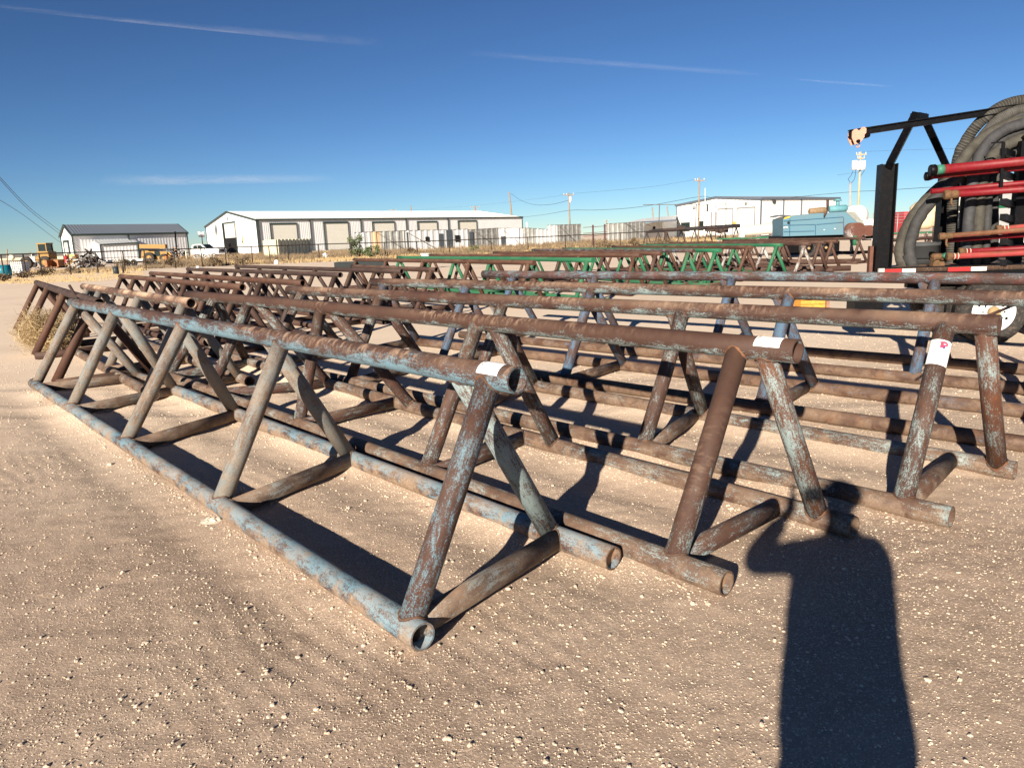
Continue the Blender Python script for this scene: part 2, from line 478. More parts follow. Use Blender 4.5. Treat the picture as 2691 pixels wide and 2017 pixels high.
def gravel():
    mb = MB(); P = []
    N = 60000
    while len(P) < N:
        y = 1.25 + 9.5 * rnd.random() ** 1.7
        x = rnd.uniform(-0.80 * y - 0.2, 0.80 * y + 0.2)
        if float(vnoise(x, y, 0.8, 21)) + 0.25 * rnd.random() < -0.18 and rnd.random() < 0.8: continue
        P.append((x, y, min(0.011, 0.0016 * math.exp(abs(rnd.gauss(0, 0.56))) * (1 + y * 0.07))))
    for A, B in RAILS[:5]:
        L = (B - A).length; u = (B - A) / L; n = Vector((-u.y, u.x, 0))
        for k in range(int(L * 190)):
            s_ = rnd.uniform(0, L); dd = rnd.choice((-1, 1)) * (0.06 + abs(rnd.gauss(0, 0.055)))
            p = A + u * s_ + n * dd
            P.append((p.x, p.y, 0.0035 * math.exp(abs(rnd.gauss(0, 0.5)))))
    arr = np.array(P); H = gheight(arr[:, 0], arr[:, 1])
    OCT = [(0, 2, 4), (2, 1, 4), (1, 3, 4), (3, 0, 4), (2, 0, 5), (1, 2, 5), (3, 1, 5), (0, 3, 5)]
    def small(r):
        a = rnd.uniform(0, 6.28); ca, sa = math.cos(a), math.sin(a); q = [r * rnd.uniform(.7, 1.3) for _ in range(6)]
        return [(q[0] * ca, q[0] * sa, 0), (-q[1] * ca, -q[1] * sa, 0), (-q[2] * sa, q[2] * ca, 0), (q[3] * sa, -q[3] * ca, 0), (r * rnd.uniform(-.3, .3), r * rnd.uniform(-.3, .3), q[4] * .8), (0, 0, -q[5] * .5)], OCT
    for (x, y, r), h in zip(P, H):
        vs, fs = stone_shape(r) if r > .0045 else small(r); i = len(mb.v)
        mb.v += [(a + x, b + y, c + h + r * 0.12) for a, b, c in vs]
        for q in fs: mb.face((q[0] + i, q[1] + i, q[2] + i))
    o = mb.build("gravel", STONE)
    tag(o, "pale gravel strewn over the bare sandy ground", "gravel", kind='stuff')
gravel()
for (px, py, r) in ((322, 1506, .035), (690, 1690, .03), (628, 1768, .022), (505, 1805, .018), (830, 1860, .024), (2523, 1780, .03), (1500, 1640, .02), (960, 1310, .028)):
    p = G(px, py); h = float(gheight(p.x, p.y)); r *= .38; vs, fs = stone_shape(r); mb = MB()
    mb.v = [(a + p.x, b + p.y, c + h + r * .25) for a, b, c in vs]
    for q in fs: mb.face(q)
    tag(mb.build("stone", STONE, origin=(p.x, p.y, h)), "pale rough stone lying loose on the sandy ground in front of the pipe racks", "stone", "larger loose stones on the ground")

# ------------------------------------------------------------------ contrails and a wisp of cloud, high up beyond everything
def cloudmat(name, sx, sy, dens):
    mt = bpy.data.materials.new(name); mt.use_nodes = True; t = mt.node_tree; t.nodes.clear()
    uv = t.nodes.new("ShaderNodeUVMap"); uv.uv_map = "UVMap"
    sp = t.nodes.new("ShaderNodeSeparateXYZ"); t.links.new(uv.outputs[0], sp.inputs[0])
    mp = t.nodes.new("ShaderNodeMapping"); mp.inputs['Scale'].default_value = (sx, sy, 1); t.links.new(uv.outputs[0], mp.inputs[0])
    n = noise(t, mp.outputs[0], 1.0, 9, 0.66, 0.5)
    def hump(s, p):
        a = math_(t, 'MULTIPLY', math_(t, 'MULTIPLY', s, math_(t, 'SUBTRACT', 1.0, s)), 4.0, clamp=True)
        return math_(t, 'POWER', a, p)
    e = math_(t, 'MULTIPLY', hump(sp.outputs[0], 0.8), hump(sp.outputs[1], 1.6))
    al = math_(t, 'MULTIPLY', math_(t, 'MULTIPLY', e, ramp(t, n, 0.30, 0.75).outputs[0]), dens, clamp=True)
    tr = t.nodes.new("ShaderNodeBsdfTransparent"); df = t.nodes.new("ShaderNodeBsdfDiffuse"); tl = t.nodes.new("ShaderNodeBsdfTranslucent")
    df.inputs[0].default_value = (0.9, 0.9, 0.9, 1); tl.inputs[0].default_value = (0.9, 0.9, 0.9, 1)
    ad = t.nodes.new("ShaderNodeAddShader"); t.links.new(df.outputs[0], ad.inputs[0]); t.links.new(tl.outputs[0], ad.inputs[1])
    mx = t.nodes.new("ShaderNodeMixShader"); t.links.new(al, mx.inputs[0]); t.links.new(tr.outputs[0], mx.inputs[1]); t.links.new(ad.outputs[0], mx.inputs[2])
    ou = t.nodes.new("ShaderNodeOutputMaterial"); t.links.new(mx.outputs[0], ou.inputs[0])
    return mt
def cloud(name, label, cat, c4, sx, sy, dens, alt=1500):
    mb = MB(); q = [G(x, y, alt) for x, y in c4]
    mb.quad(*q)
    o = mb.build(name, cloudmat(name + " vapour", sx, sy, dens)); tag(o, label, cat)
    o.visible_shadow = True
cloud("contrail", "long faint contrail slanting down from the upper left of the sky", "contrail", ((-160, -10), (1010, 128), (1010, 98), (-160, 8)), 9, 1.5, 0.085)
cloud("contrail", "shorter faint contrail in the middle of the blue sky", "contrail", ((1220, 150), (2010, 205), (2010, 188), (1220, 128)), 7, 1.4, 0.085)
cloud("contrail", "thin short contrail high above the power pole with white transformers", "contrail", ((2080, 212), (2350, 232), (2350, 224), (2080, 204)), 5, 1.2, 0.13)
cloud("cloud", "thin white wisp of cloud above the long white metal building", "cloud", ((250, 492), (900, 480), (860, 455), (270, 456)), 5, 1.0, 0.35)

# ------------------------------------------------------------------ pipe racks
def saddle(P, leg_dir, axis_p, axis_d, r, R, n=28):
    """curve where a leg (through P along leg_dir, radius r) meets a rail (radius R)"""
    d = leg_dir.normalized(); a = axis_d.normalized()
    u = d.cross(a)
    if u.length < 1e-4: return None
    u.normalize(); v = d.cross(u); out = []
    for k in range(n):
        an = 2 * math.pi * k / n
        o = P + (u * math.cos(an) + v * math.sin(an)) * r
        w0 = (o - axis_p) - a * (o - axis_p).dot(a); wd = d - a * d.dot(a)
        A = wd.dot(wd); Bq = 2 * w0.dot(wd); C = w0.dot(w0) - (R + 0.001) ** 2
        D = Bq * Bq - 4 * A * C
        t = (-Bq + math.sqrt(max(D, 0))) / (2 * A)
        out.append(o + d * t)
    return out
def wob(A, B, n, amp, seed):
    r = random.Random(seed); pts = []
    a1, a2, b1, b2 = [r.uniform(-1, 1) for _ in range(4)]
    for k in range(n + 1):
        t = k / n; p = A.lerp(B, t)
        p = p + Vector((0, 0, amp * (a1 * math.sin(3.1 * t) + a2 * math.sin(7 * t)))) + Vector((b1, b2, 0)) * amp * 0.5 * math.sin(5 * t + 1)
        pts.append(p)
    return pts
RACKN = 0
def rack(label, TA, TB, LA, LB, RA, RB, nodes, mats, r=0.057, rl=0.053, group=None, welds=True, seg=24, plugs=(), amp=0.003, rnear='open', rails=True):
    """triangular pipe rack. TA/TB top rail far/near end, LA/LB left ground rail, RA/RB right ground rail.
       nodes: (left foot, left head, right foot, right head, tie left, tie right) as world points or None"""
    global RACKN; RACKN += 1
    mtop, mleg, mbase, mtie = mats[:4]
    legm = mats[4] if len(mats) > 4 else None
    c = (LA + LB + RA + RB) / 4; c = Vector((c.x, c.y, 0))
    root = empty("pipe_rack", c, label, "pipe rack", group)
    def rail(name, A, B, mt, hseed):
        mb = MB(); mb.tube(wob(A, B, 14, amp, hseed), r, seg, 'open' if seg > 12 else 'cap')
        return mb.build(name, mt, root)
    rail("top_rail", TA, TB, mtop, RACKN * 3)
    if rails:
        rail("ground_rail", LA, LB, mbase, RACKN * 3 + 1)
        rail("ground_rail", RA, RB, mbase, RACKN * 3 + 2)
    for j, nd_ in enumerate(nodes):
        lf, lt, rf, rt, tl, tr = nd_
        for (ft, tp, A, B) in ((lf, lt, LA, LB), (rf, rt, RA, RB)):
            if ft is None: continue
            mb = MB(); d = tp - ft; dn = d.normalized()
            mt = mleg
            if legm and j == len(nodes) - 1: mt = legm[0 if A is LA else 1]
            mb.mat(mt)
            side = Vector((dn.y, -dn.x, 0)).normalized()
            mb.tube([ft + dn * 0.01, ft.lerp(tp, 0.5) + side * 0.003, tp - dn * 0.01], rl, seg, 'cap')
            if welds:
                for (P, dd, ap, ad) in ((ft, dn, ft, B - A), (tp, -dn, tp, TB - TA)):
                    sd = saddle(P, dd, ap, ad, rl, r)
                    if sd:
                        mb.mat(m_weld); mb.tube(sd, [0.0066 + 0.0022 * ((k * 7) % 3 - 1) for k in range(len(sd))], 6, closed=True)
            mb.build("leg", mt, root)
        if tl is not None:
            mb = MB(); mb.tube([tl, tl.lerp(tr, .5), tr], rl, seg, 'cap')
            if welds:
                dn = (tr - tl).normalized()
                for (P, dd, ad) in ((tl, dn, LB - LA), (tr, -dn, RB - RA)):
                    sd = saddle(P, dd, P, ad, rl, r)
                    if sd: mb.tube(sd, 0.004, 6, closed=True)
            mb.build("cross_tie", mtie, root)
    for (P, d) in plugs:
        mb = MB(); d = d.normalized(); mb.tube([P - d * 0.10, P - d * 0.035], r - 0.009, 16, 'cap')
        mb.build("soil_plug", plain("soil in pipe", (0.36, 0.22, 0.13, 1), 0.95, 0, .3, 30), root)
    return root
Z0, ZT = 0.057, 0.98
def exact(label, top, left, right, nodes, mats, group, plugs=()):
    TA, TB = G(*top[0], ZT), G(*top[1], ZT); LA, LB = G(*left[0], Z0), G(*left[1], Z0); RA, RB = G(*right[0], Z0), G(*right[1], Z0)
    N = []
    for lf, lt, rf, rt, tl, tr in nodes:
        g = lambda A, B, q, z: None if q is None else online(A, B, G(q[0], q[1], z))
        N.append((g(LA, LB, lf, Z0), g(TA, TB, lt, ZT), g(RA, RB, rf, Z0), g(TA, TB, rt, ZT), g(LA, LB, tl, Z0), g(RA, RB, tr, Z0)))
    pl = []
    if 'L' in plugs: pl.append((LB, LB - LA))
    if 'R' in plugs: pl.append((RB, RB - RA))
    return rack(label, TA, TB, LA, LB, RA, RB, N, mats, group=group, plugs=pl), (TA, TB, LA, LB, RA, RB, N)
BIG = "large pipe racks set side by side in the yard"
m_top1 = rustpaint("rust and blue top rail", BLUE, 0.48, topwear=0.2, rings=0.5, dust=0.12)
m_leg1 = rustpaint("faded blue leg", GREY_BLUE, 0.58, base=(0.15, 0.095, 0.065, 1), topwear=0.0, dust=0.35, fade=0.5, soil=0.5)
m_base1 = rustpaint("blue ground rail", BLUE, 0.47, topwear=-0.12, dust=0.45, soil=0.9)
m_tie1 = rustpaint("dusty cross tie", GREY_BLUE, 0.40, base=(0.10, 0.062, 0.043, 1), warm=(0.16, 0.09, 0.055, 1), topwear=0.0, dust=0.55, soil=0.4)
m_leg1L = rustpaint("rust leg with blue remains", BLUE, 0.42, topwear=0.0, dust=0.1, fade=0.5)
m_leg1R = rustpaint("pale blue leg", PALE_BLUE, 0.64, topwear=0.0, dust=0.2, fade=0.5)
m_top2 = rustpaint("plain brown rail", PALE_BLUE, 0.24, base=(0.078, 0.038, 0.026, 1), warm_amt=0.15, topwear=0.35, rings=0.5, dust=0.08)
m_leg2 = rustpaint("rust leg with pale remains", PALE_BLUE, 0.40, warm=(0.16, 0.055, 0.023, 1), warm_amt=0.5, topwear=0.0, dust=0.12)
m_base2 = rustpaint("rusty ground rail", PALE_BLUE, 0.35, base=(0.09, 0.048, 0.032, 1), topwear=-0.05, dust=0.3, soil=0.5, warm_amt=0.5)
m_leg2R = rustpaint("orange rusted leg", PALE_BLUE, 0.44, base=(0.11, 0.042, 0.022, 1), warm=(0.18, 0.06, 0.02, 1), warm_amt=0.7, topwear=0.0, dust=0.1)
m_top3 = rustpaint("mottled rust rail", PALE_BLUE, 0.34, warm_amt=0.5, warm=(0.15, 0.06, 0.03, 1), topwear=0.2, rings=0.4, dust=0.35)
m_blue = rustpaint("deep blue leg", DEEP_BLUE, 0.50, base=(0.085, 0.042, 0.028, 1), topwear=0.0, dust=0.1, fade=0.3)
m_orange = rustpaint("orange soil rail", DEEP_BLUE, 0.26, base=(0.09, 0.046, 0.03, 1), warm=(0.24, 0.115, 0.05, 1), warm_amt=0.7, topwear=0.0, dust=0.3, soil=0.4)
m_brown = rustpaint("brown rust", BLUE, 0.0, base=(0.07, 0.036, 0.027, 1), warm_amt=0.35, dust=0.18)
m_dark = rustpaint("dark rust", BLUE, 0.0, base=(0.048, 0.028, 0.024, 1), warm_amt=0.2, dust=0.12)
m_orng = rustpaint("orange brown rust", BLUE, 0.0, base=(0.085, 0.038, 0.024, 1), warm=(0.17, 0.055, 0.022, 1), warm_amt=0.6, dust=0.2)
m_dust = rustpaint("dusty pale rail", PALE_BLUE, 0.3, base=(0.12, 0.065, 0.045, 1), dust=1.6, rings=0.9, topwear=0.2)
m_red = rustpaint("red and blue worn rail", BLUE, 0.40, warm=(0.20, 0.045, 0.035, 1), warm_amt=0.7, base=(0.07, 0.036, 0.028, 1), topwear=-0.05, dust=0.15)
m_green = rustpaint("green painted pipe", GREEN, 0.86, base=(0.12, 0.055, 0.035, 1), topwear=0.1, dust=0.12, fade=0.08)
m_greenw = rustpaint("worn green pipe", GREEN, 0.72, base=(0.13, 0.06, 0.04, 1), topwear=0.2, dust=0.15, fade=0.08)
m_white = rustpaint("chipped white pipe", (0.42, 0.42, 0.40, 1), 0.50, base=(0.12, 0.06, 0.04, 1), topwear=0.0, dust=0.1, fade=0.1)

m_weld = rustpaint("weld bead rust", BLUE, 0.25, base=(0.09, 0.045, 0.028, 1), warm=(0.30, 0.11, 0.035, 1), warm_amt=0.8, dust=0.2)
R1, g1 = exact("nearest pipe rack, light blue paint flaking to rust, at the front left of the yard",
    ((190, 795), (1360, 999)), ((88, 1006), (1111, 1672)), ((365, 989), (1612, 1467)),
    (((99, 1010), (200, 797), (372, 990), (196, 796), (110, 1018), (372, 988)),
     ((192, 1071), (306, 815), (473, 1023), (312, 818), (205, 1078), (473, 1023)),
     ((338, 1162), (472, 848), (646, 1082), (460, 844), (350, 1172), (650, 1083)),
     ((578, 1325), (749, 891), (941, 1197), (706, 884), (600, 1338), (948, 1200)),
     ((1074, 1648), (1290, 987), (1449, 1404), (1200, 972), (1082, 1650), (1470, 1412))),
    (m_top1, m_leg1, m_base1, m_tie1, (m_leg1L, m_leg1R)), BIG, plugs=('R',))
R2, g2 = exact("plain brown pipe rack with white tag on its rail end, second from the front",
    ((494, 775), (2097, 924)), ((425, 980), (1910, 1532)), ((560, 925), (2245, 1385)),
    (((445, 987), (526, 785), (645, 950), (525, 785), (452, 990), (650, 952)),
     ((553, 1028), (655, 790), (850, 1010), (668, 792), (570, 1034), (855, 1008)),
     ((785, 1114), (888, 803), (1083, 1068), (905, 805), (795, 1116), (1040, 1056)),
     ((1121, 1238), (1262, 845), (1465, 1168), (1300, 849), (1140, 1243), (1389, 1145)),
     ((1772, 1478), (1941, 910), (2161, 1355), (2010, 915), (1760, 1474), (2051, 1325))),
    (m_top2, m_leg2, m_base2, m_leg2, (m_top2, m_leg2R)), BIG, plugs=('L',))
R3, g3 = exact("mottled rust pipe rack carrying a white tag with a red letter P on its leg",
    ((759, 762), (2627, 854)), ((650, 942), (2501, 1358)), ((880, 920), (2668, 1236)),
    (((700, 955), (793, 764), (905, 925), (785, 763), (705, 955), (900, 924)),
     ((915, 1003), (998, 774), (1130, 962), (987, 773), (925, 1005), (1112, 958)),
     ((1235, 1071), (1323, 790), (1420, 1010), (1298, 788), (1240, 1072), (1400, 1008)),
     ((1699, 1172), (1797, 813), (1850, 1090), (1765, 812), (1710, 1176), (1830, 1087)),
     ((2372, 1327), (2486, 847), (2621, 1228), (2588, 852), (2378, 1328), (2499, 1205))),
    (m_top3, m_leg2, m_base2, m_base2, (m_leg2, m_leg2R)), BIG)

def rack2(label, A, B, W, nnode, mats, r=0.057, group=None, seg=14, over=(0.18, 0.22), stag=0.12, zt=0.98, welds=False, heads=None, amp=0.004, z0=None, extend=0.0, tie=True, rails=True):
    """a rack known from its top rail: A far end, B near end, at height zt"""
    z0 = z0 if z0 is not None else r
    u = (B - A).normalized(); n = Vector((u.y, -u.x, 0))      # n to the viewer's left/front side
    if n.dot(EYE - A) < 0: n = -n
    B = B + u * extend
    L = (B - A).length
    dz = Vector((0, 0, z0 - zt))
    LA, LB = A + n * W / 2 + dz - u * 0.05, B + n * W / 2 + dz + u * 0.03
    RA, RB = A - n * W / 2 + dz - u * 0.02, B - n * W / 2 + dz + u * 0.08
    N = []
    for k in range(nnode):
        s_ = over[0] + (L - over[0] - over[1]) * (k / (nnode - 1)) if heads is None else (heads[k] - A).dot(u)
        q = A + u * s_
        sg = stag
        N.append((q + n * W / 2 + dz, q, q - n * W / 2 + dz + u * 0.05, q - u * sg, (q + n * W / 2 + dz + u * .06) if tie else None, q - n * W / 2 + dz - u * .02))
    return rack(label, A, B, LA, LB, RA, RB, N, mats, r=r, rl=r * 0.93, group=group, welds=welds, seg=seg, amp=amp, rails=rails)
h = lambda *p: [G(x, y, ZT) for x, y in p]
R4 = rack2("brown pipe rack with deep blue legs, behind the rack tagged with the letter P", G(979, 741, ZT), G(2950, 792, ZT), 1.02, 5,
    (m_top3, m_blue, m_orange, m_base2), group=BIG, seg=20, welds=True, heads=h((1010, 742), (1222, 748), (1548, 757), (2062, 772), (2862, 790)))
R5 = rack2("pipe rack with blue and red worn top rail, just in front of the hose trailer", G(1270, 720, ZT), G(2691, 735, ZT), 1.02, 5,
    (m_red, m_blue, m_orange, m_base2), group=BIG, seg=20, extend=1.4, heads=h((1350, 721), (1567, 723), (1910, 729), (2457, 733), (2760, 736)))
R6 = rack2("short pipe rack with sand-dusted pale top rail behind the nearest rack", G(220, 753, ZT), G(504, 797, ZT), 1.0, 4,
    (m_dust, m_leg1, m_base2, m_tie1), group=BIG, seg=20, heads=h((232, 755), (262, 760), (366, 776), (483, 794)))
R7 = rack2("leftmost dark rust pipe rack beside the large tumbleweed", G(97, 743, ZT), G(262, 797, ZT), 1.05, 4,
    (m_dark, m_orng, m_dark, m_brown), group=BIG, seg=18, rails=False, heads=h((100, 744), (128, 753), (172, 767), (247, 792)))
mb = MB(); mb.tube([G(203, 790, ZT), G(201, 781, ZT), G(201, 781, ZT) + Vector((-.10, .05, .16))], .018, 8); mb.build("stub_rod", m_dark, R7)
SM = "smaller rust brown pipe racks in the middle of the yard"
for (a, b, n, mt, lab) in (
    ((316, 726), (638, 755), 7, (m_orng, m_brown, m_brown, m_brown), "orange rust small rack ending in a wide open pipe mouth"),
    ((396, 718), (797, 744), 7, (m_orng, m_dark, m_dark, m_brown), "small rack with orange streaked rail, second of the dense small racks"),
    ((493, 707), (895, 722), 7, (m_dark, m_dark, m_brown, m_brown), "dark maroon small rack, third of the dense small racks"),
    ((620, 700), (1057, 713), 6, (m_dark, m_dark, m_dark, m_brown), "farthest long small rack with grey black patches on its rail"),
    ((925, 700), (1148, 709), 4, (m_brown, m_brown, m_dark, m_brown), "short brown small rack beside the white barrel")):
    rack2(lab, G(*a, ZT), G(*b, ZT), 0.95, n, mt, r=0.05, group=SM)
BK = "rust brown and green pipe racks at the back of the yard"
for (a, b, n, mt, lab) in (
    ((931, 682), (1404, 690), 5, (m_orng, m_orng, m_brown, m_brown), "orange brown rack in front of the long green rack"),
    ((1046, 676), (1559, 683), 6, (m_green, m_green, m_green, m_green), "long bright green rack with green legs, nearest of the green racks"),
    ((1131, 671), (1683, 671), 6, (m_orng, m_orng, m_brown, m_brown), "brown rack directly behind the long green rack"),
    ((1298, 664), (1738, 666), 5, (m_orng, m_brown, m_brown, m_brown), "brown rack with worn white legs near the middle of the back row"),
    ((1400, 657), (1823, 659), 5, (m_red, m_greenw, m_greenw, m_brown), "reddish topped rack with chipped green and orange legs"),
    ((1480, 654), (1893, 658), 5, (m_green, m_green, m_greenw, m_brown), "bright green rack in the middle of the back row"),
    ((1610, 648), (1976, 650), 5, (m_orng, m_orng, m_brown, m_brown), "brown rack between the two green topped back racks"),
    ((1680, 645), (2054, 644), 5, (m_green, m_green, m_greenw, m_brown), "green rack farther right in the back row"),
    ((1760, 639), (2200, 634), 5, (m_orng, m_orng, m_brown, m_brown), "brown rack in front of the blue engine housing"),
    ((1700, 643), (2128, 641), 6, (m_brown, m_white, m_brown, m_brown), "brown topped rack with chipped white legs left of the blue housing's middle"),
    ((1740, 642), (2168, 637), 6, (m_brown, m_brown, m_brown, m_brown), "dull brown rack behind the chipped white legged one"),
    ((1900, 632), (2273, 626), 5, (m_brown, m_brown, m_brown, m_brown), "rear brown rack reaching the black trailer post")):
    rack2(lab, G(*a, ZT), G(*b, ZT), 0.72, n, mt, group=BK, seg=10)
rack2("farthest rack, green at its left end, running across under the blue engine housing", G(1884, 628, ZT), G(2450, 610, ZT), 0.95, 7, (m_greenw, m_white, m_brown, m_brown), group=BK, seg=10)
rack2("rusty rack seen low behind the hoses at the right", G(2330, 632, ZT), G(2560, 618, ZT), 0.95, 5, (m_brown, m_brown, m_brown, m_brown), group=BK, seg=10)

# paper tags wrapped round the pipes
PAPER = plain("white paper", (0.86, 0.86, 0.84, 1), 0.6, 0, 0.02, 4)
INK = plain("black ink", (0.03, 0.03, 0.035, 1), 0.6, 0, 0, 4)
REDP = plain("red print", (0.75, 0.04, 0.08, 1), 0.6, 0, 0, 4)
NAVY = plain("navy print", (0.03, 0.03, 0.18, 1), 0.6, 0, 0, 4)
PINK = plain("pink print", (0.85, 0.25, 0.40, 1), 0.6, 0, 0, 4)
def wrap(mb, mt, P, d, front, r, u0, u1, a0, a1, off, n=10):
    """patch on a tube through P along d; u along the pipe in metres, a angle in radians from 'front'"""
    d = d.normalized(); f = (front - d * front.dot(d)).normalized(); g = f.cross(d); mb.mat(mt); i = len(mb.v)
    for k in range(n + 1):
        a = a0 + (a1 - a0) * k / n
        rr = f * math.cos(a) + g * math.sin(a)
        for u_ in (u0, u1): mb.v.append(tuple(P + d * u_ + rr * (r + off)))
    for k in range(n): mb.face((i + 2 * k, i + 2 * k + 2, i + 2 * k + 3, i + 2 * k + 1), None, True)
def stroke(mb, mt, P, d, front, r, pts, th, off):
    """thin written stroke on the wrapped tag; pts in (u, s) metres, s measured round the pipe"""
    for (u0, s0), (u1, s1) in zip(pts[:-1], pts[1:]):
        dd = d.normalized(); f = (front - dd * front.dot(dd)).normalized(); g = f.cross(dd); mb.mat(mt)
        nx, ny = -(s1 - s0), (u1 - u0); l = math.hypot(nx, ny) or 1; nx *= th / l; ny *= th / l
        q = []
        for u_, s_ in ((u0 - nx, s0 - ny), (u1 - nx, s1 - ny), (u1 + nx, s1 + ny), (u0 + nx, s0 + ny)):
            a = s_ / r; q.append(P + dd * u_ + (f * math.cos(a) + g * math.sin(a)) * (r + off))
        mb.quad(*q)
def tagP(root, P, d, front, r, name="paper_tag", hw=0.066, hh=0.075, small=False):
    """d runs down the tag; s (round the pipe) is across it"""
    mb = MB(); am = hw / r
    wrap(mb, PAPER, P, d, front, r, -hh, hh, -am, am, 0.0015, 16)
    o = 0.0022
    def arc(cu, cs, ru, a0, a1, n=8): return [(cu - ru * math.sin(a0 + (a1 - a0) * k / n), cs + ru * math.cos(a0 + (a1 - a0) * k / n)) for k in range(n + 1)]
    # red letter P with a globe in its bowl and a navy foot
    stroke(mb, REDP, P, d, front, r, [(-hh + .010, .004), (-hh + .050, .004)], .0080, o)
    stroke(mb, REDP, P, d, front, r, [(-hh + .0165, .006)] + arc(-hh + .0235, .020, .0105, math.pi / 2, -math.pi / 2, 12) + [(-hh + .034, .006)], .0065, o + .0003)
    stroke(mb, REDP, P, d, front, r, [(-hh + .0155, -.010), (-hh + .0155, .02)], .0055, o + .0003)
    stroke(mb, PINK, P, d, front, r, arc(-hh + .0245, .020, .0035, 0, 6.283, 10), .0024, o + .0006)
    stroke(mb, NAVY, P, d, front, r, [(-hh + .038, .017), (-hh + .052, .017)], .0052, o + .0006)
    # hand-written number at the left corner
    for seq in ([(-hh + .018, -.052), (-hh + .014, -.046), (-hh + .020, -.043), (-hh + .024, -.046), (-hh + .028, -.043), (-hh + .034, -.050)],
                [(-hh + .020, -.036), (-hh + .027, -.038), (-hh + .030, -.033), (-hh + .025, -.030)],
                [(-hh + .014, -.022), (-hh + .012, -.016), (-hh + .018, -.014), (-hh + .020, -.018), (-hh + .024, -.012), (-hh + .028, -.020)],
                [(-hh + .036, -.030), (-hh + .035, -.012)]):
        stroke(mb, INK, P, d, front, r, seq, .0011, o)
    for k, (a, b) in enumerate(((.002, .036), (-.012, .040))):
        stroke(mb, INK, P, d, front, r, [(-hh + .054 + k * .006, a), (-hh + .054 + k * .006, b)], .0008, o)
    # LOT #
    x0 = .006; uu = -hh + .070; H = .006; tq = .0008
    for L in ([(0, 0), (H, 0), (H, .004)], [(0, .006), (H, .006), (H, .010), (0, .010), (0, .006)], [(0, .012), (0, .017)], [(0, .0145), (H, .0145)],
              [(0, .021), (H, .021)], [(0, .024), (H, .024)], [(.002, .019), (.002, .026)], [(.0045, .019), (.0045, .026)]):
        stroke(mb, REDP, P, d, front, r, [(uu + a, x0 + b) for a, b in L], tq, o)
    return mb.build(name, None, root)
TA, TB, LA, LB, RA, RB, N = g3
foot, head = N[4][0], N[4][1]
dn = (foot - head).normalized()
Pt = head + dn * (0.057 + 0.15)
tagP(R3, Pt, dn, EYE - Pt + Vector((0.25, 0, 0)), 0.053)
for (R_, g_) in ((R1, g1), (R2, g2)):
    TA, TB = g_[0], g_[1]; d = (TA - TB).normalized()
    Pt = TB + d * (0.065 + 0.066)
    fr = Vector((d.y, -d.x, 0)); fr = fr if fr.dot(EYE - Pt) > 0 else -fr
    # the sheet lies across the upper side, its printed top edge round at the back
    mb = MB(); wrap(mb, PAPER, Pt, d, (fr * 0.30 + Vector((0, 0, 1))), 0.057, -.066, .066, -.95, .95, 0.0015, 16)
    front = fr * 0.30 + Vector((0, 0, 1))
    for seq in ([(.050, -.030), (.058, -.026), (.054, -.020), (.060, -.016)], [(.048, -.012), (.058, -.010), (.057, -.004), (.050, -.003)], [(.047, .004), (.056, .003), (.058, .010), (.052, .013), (.060, .018)], [(.022, .022), (.014, .030)]):
        stroke(mb, INK, Pt, d, front, 0.057, seq, .0011, .0022)
        stroke(mb, INK, Pt, d, front, 0.057, [(a, -b) for a, b in seq], .0011, .0022)
    mb.build("paper_tag", None, R_)

# ------------------------------------------------------------------ hose trailer at the right
BLACK = plain("black steel", (0.003, 0.0033, 0.0045, 1), 0.45, 0, 0.3, 8, 0.1, dirt=(0.05, 0.025, 0.018, 1), dirt_amt=0.2)
for mname_ in ('black steel',): MATS[mname_].node_tree.nodes['Principled BSDF'].inputs['Specular IOR Level'].default_value = .12
RUB = plain("tyre rubber", (0.025, 0.024, 0.023, 1), 0.85, 0, 0.3, 10, 0.2, dirt=hexlin(150, 125, 105), dirt_amt=0.35)
WHITEP = plain("white wheel paint", (0.80, 0.80, 0.78, 1), 0.4, 0, 0.05, 5, 0, dirt=(0.25, 0.16, 0.1, 1), dirt_amt=0.25)
REDT = plain("red reflective tape", (0.55, 0.02, 0.02, 1), 0.35, 0, 0.08, 20)
WHT = plain("white reflective tape", (0.80, 0.78, 0.66, 1), 0.35, 0, 0.06, 20)
REDPIPE = plain("red painted pipe", (0.175, 0.007, 0.013, 1), 0.5, 0, 0.12, 6, 0, dirt=(0.16, 0.06, 0.03, 1), dirt_amt=0.55)
REDOLD = rustpaint("worn red pipe", (0.30, 0.025, 0.025, 1), 0.62, base=(0.15, 0.06, 0.03, 1), warm=(0.30, 0.11, 0.04, 1), warm_amt=0.7, topwear=0.15, dust=0.2, fade=0.15)
RUSTPIPE = rustpaint("rust orange pipe", (0.30, 0.025, 0.025, 1), 0.36, base=(0.17, 0.07, 0.03, 1), warm=(0.32, 0.13, 0.05, 1), warm_amt=0.9, topwear=0.15, dust=0.2)
CPLG = plain("rusty coupling", (0.13, 0.065, 0.032, 1), 0.8, 0, 0.4, 30, 0.4, dirt=(0.03, 0.15, 0.06, 1), dirt_amt=0.4)
GRNB = plain("green band", (0.03, 0.17, 0.11, 1), 0.5, 0, 0.2, 20, 0, dirt=(0.2, 0.1, 0.06, 1), dirt_amt=0.5)
BRASS = plain("hub grease", (0.35, 0.24, 0.12, 1), 0.5, 0.2, 0.3, 20)
TY = 9.15                                   # near side of the trailer bed
bed0 = Y(2309, 716, TY); bed1 = Y(2691, 707, TY - 0.30)
tdir = (Vector((bed1.x, bed1.y, 0)) - Vector((bed0.x, bed0.y, 0))).normalized(); tn = Vector((-tdir.y, tdir.x, 0))
bed_z = 0.99; TLEN = 7.4; TW = 1.9
t0 = Vector((bed0.x, bed0.y, 0))
def TP(a, b, z): return t0 + tdir * a + tn * b + Vector((0, 0, z))
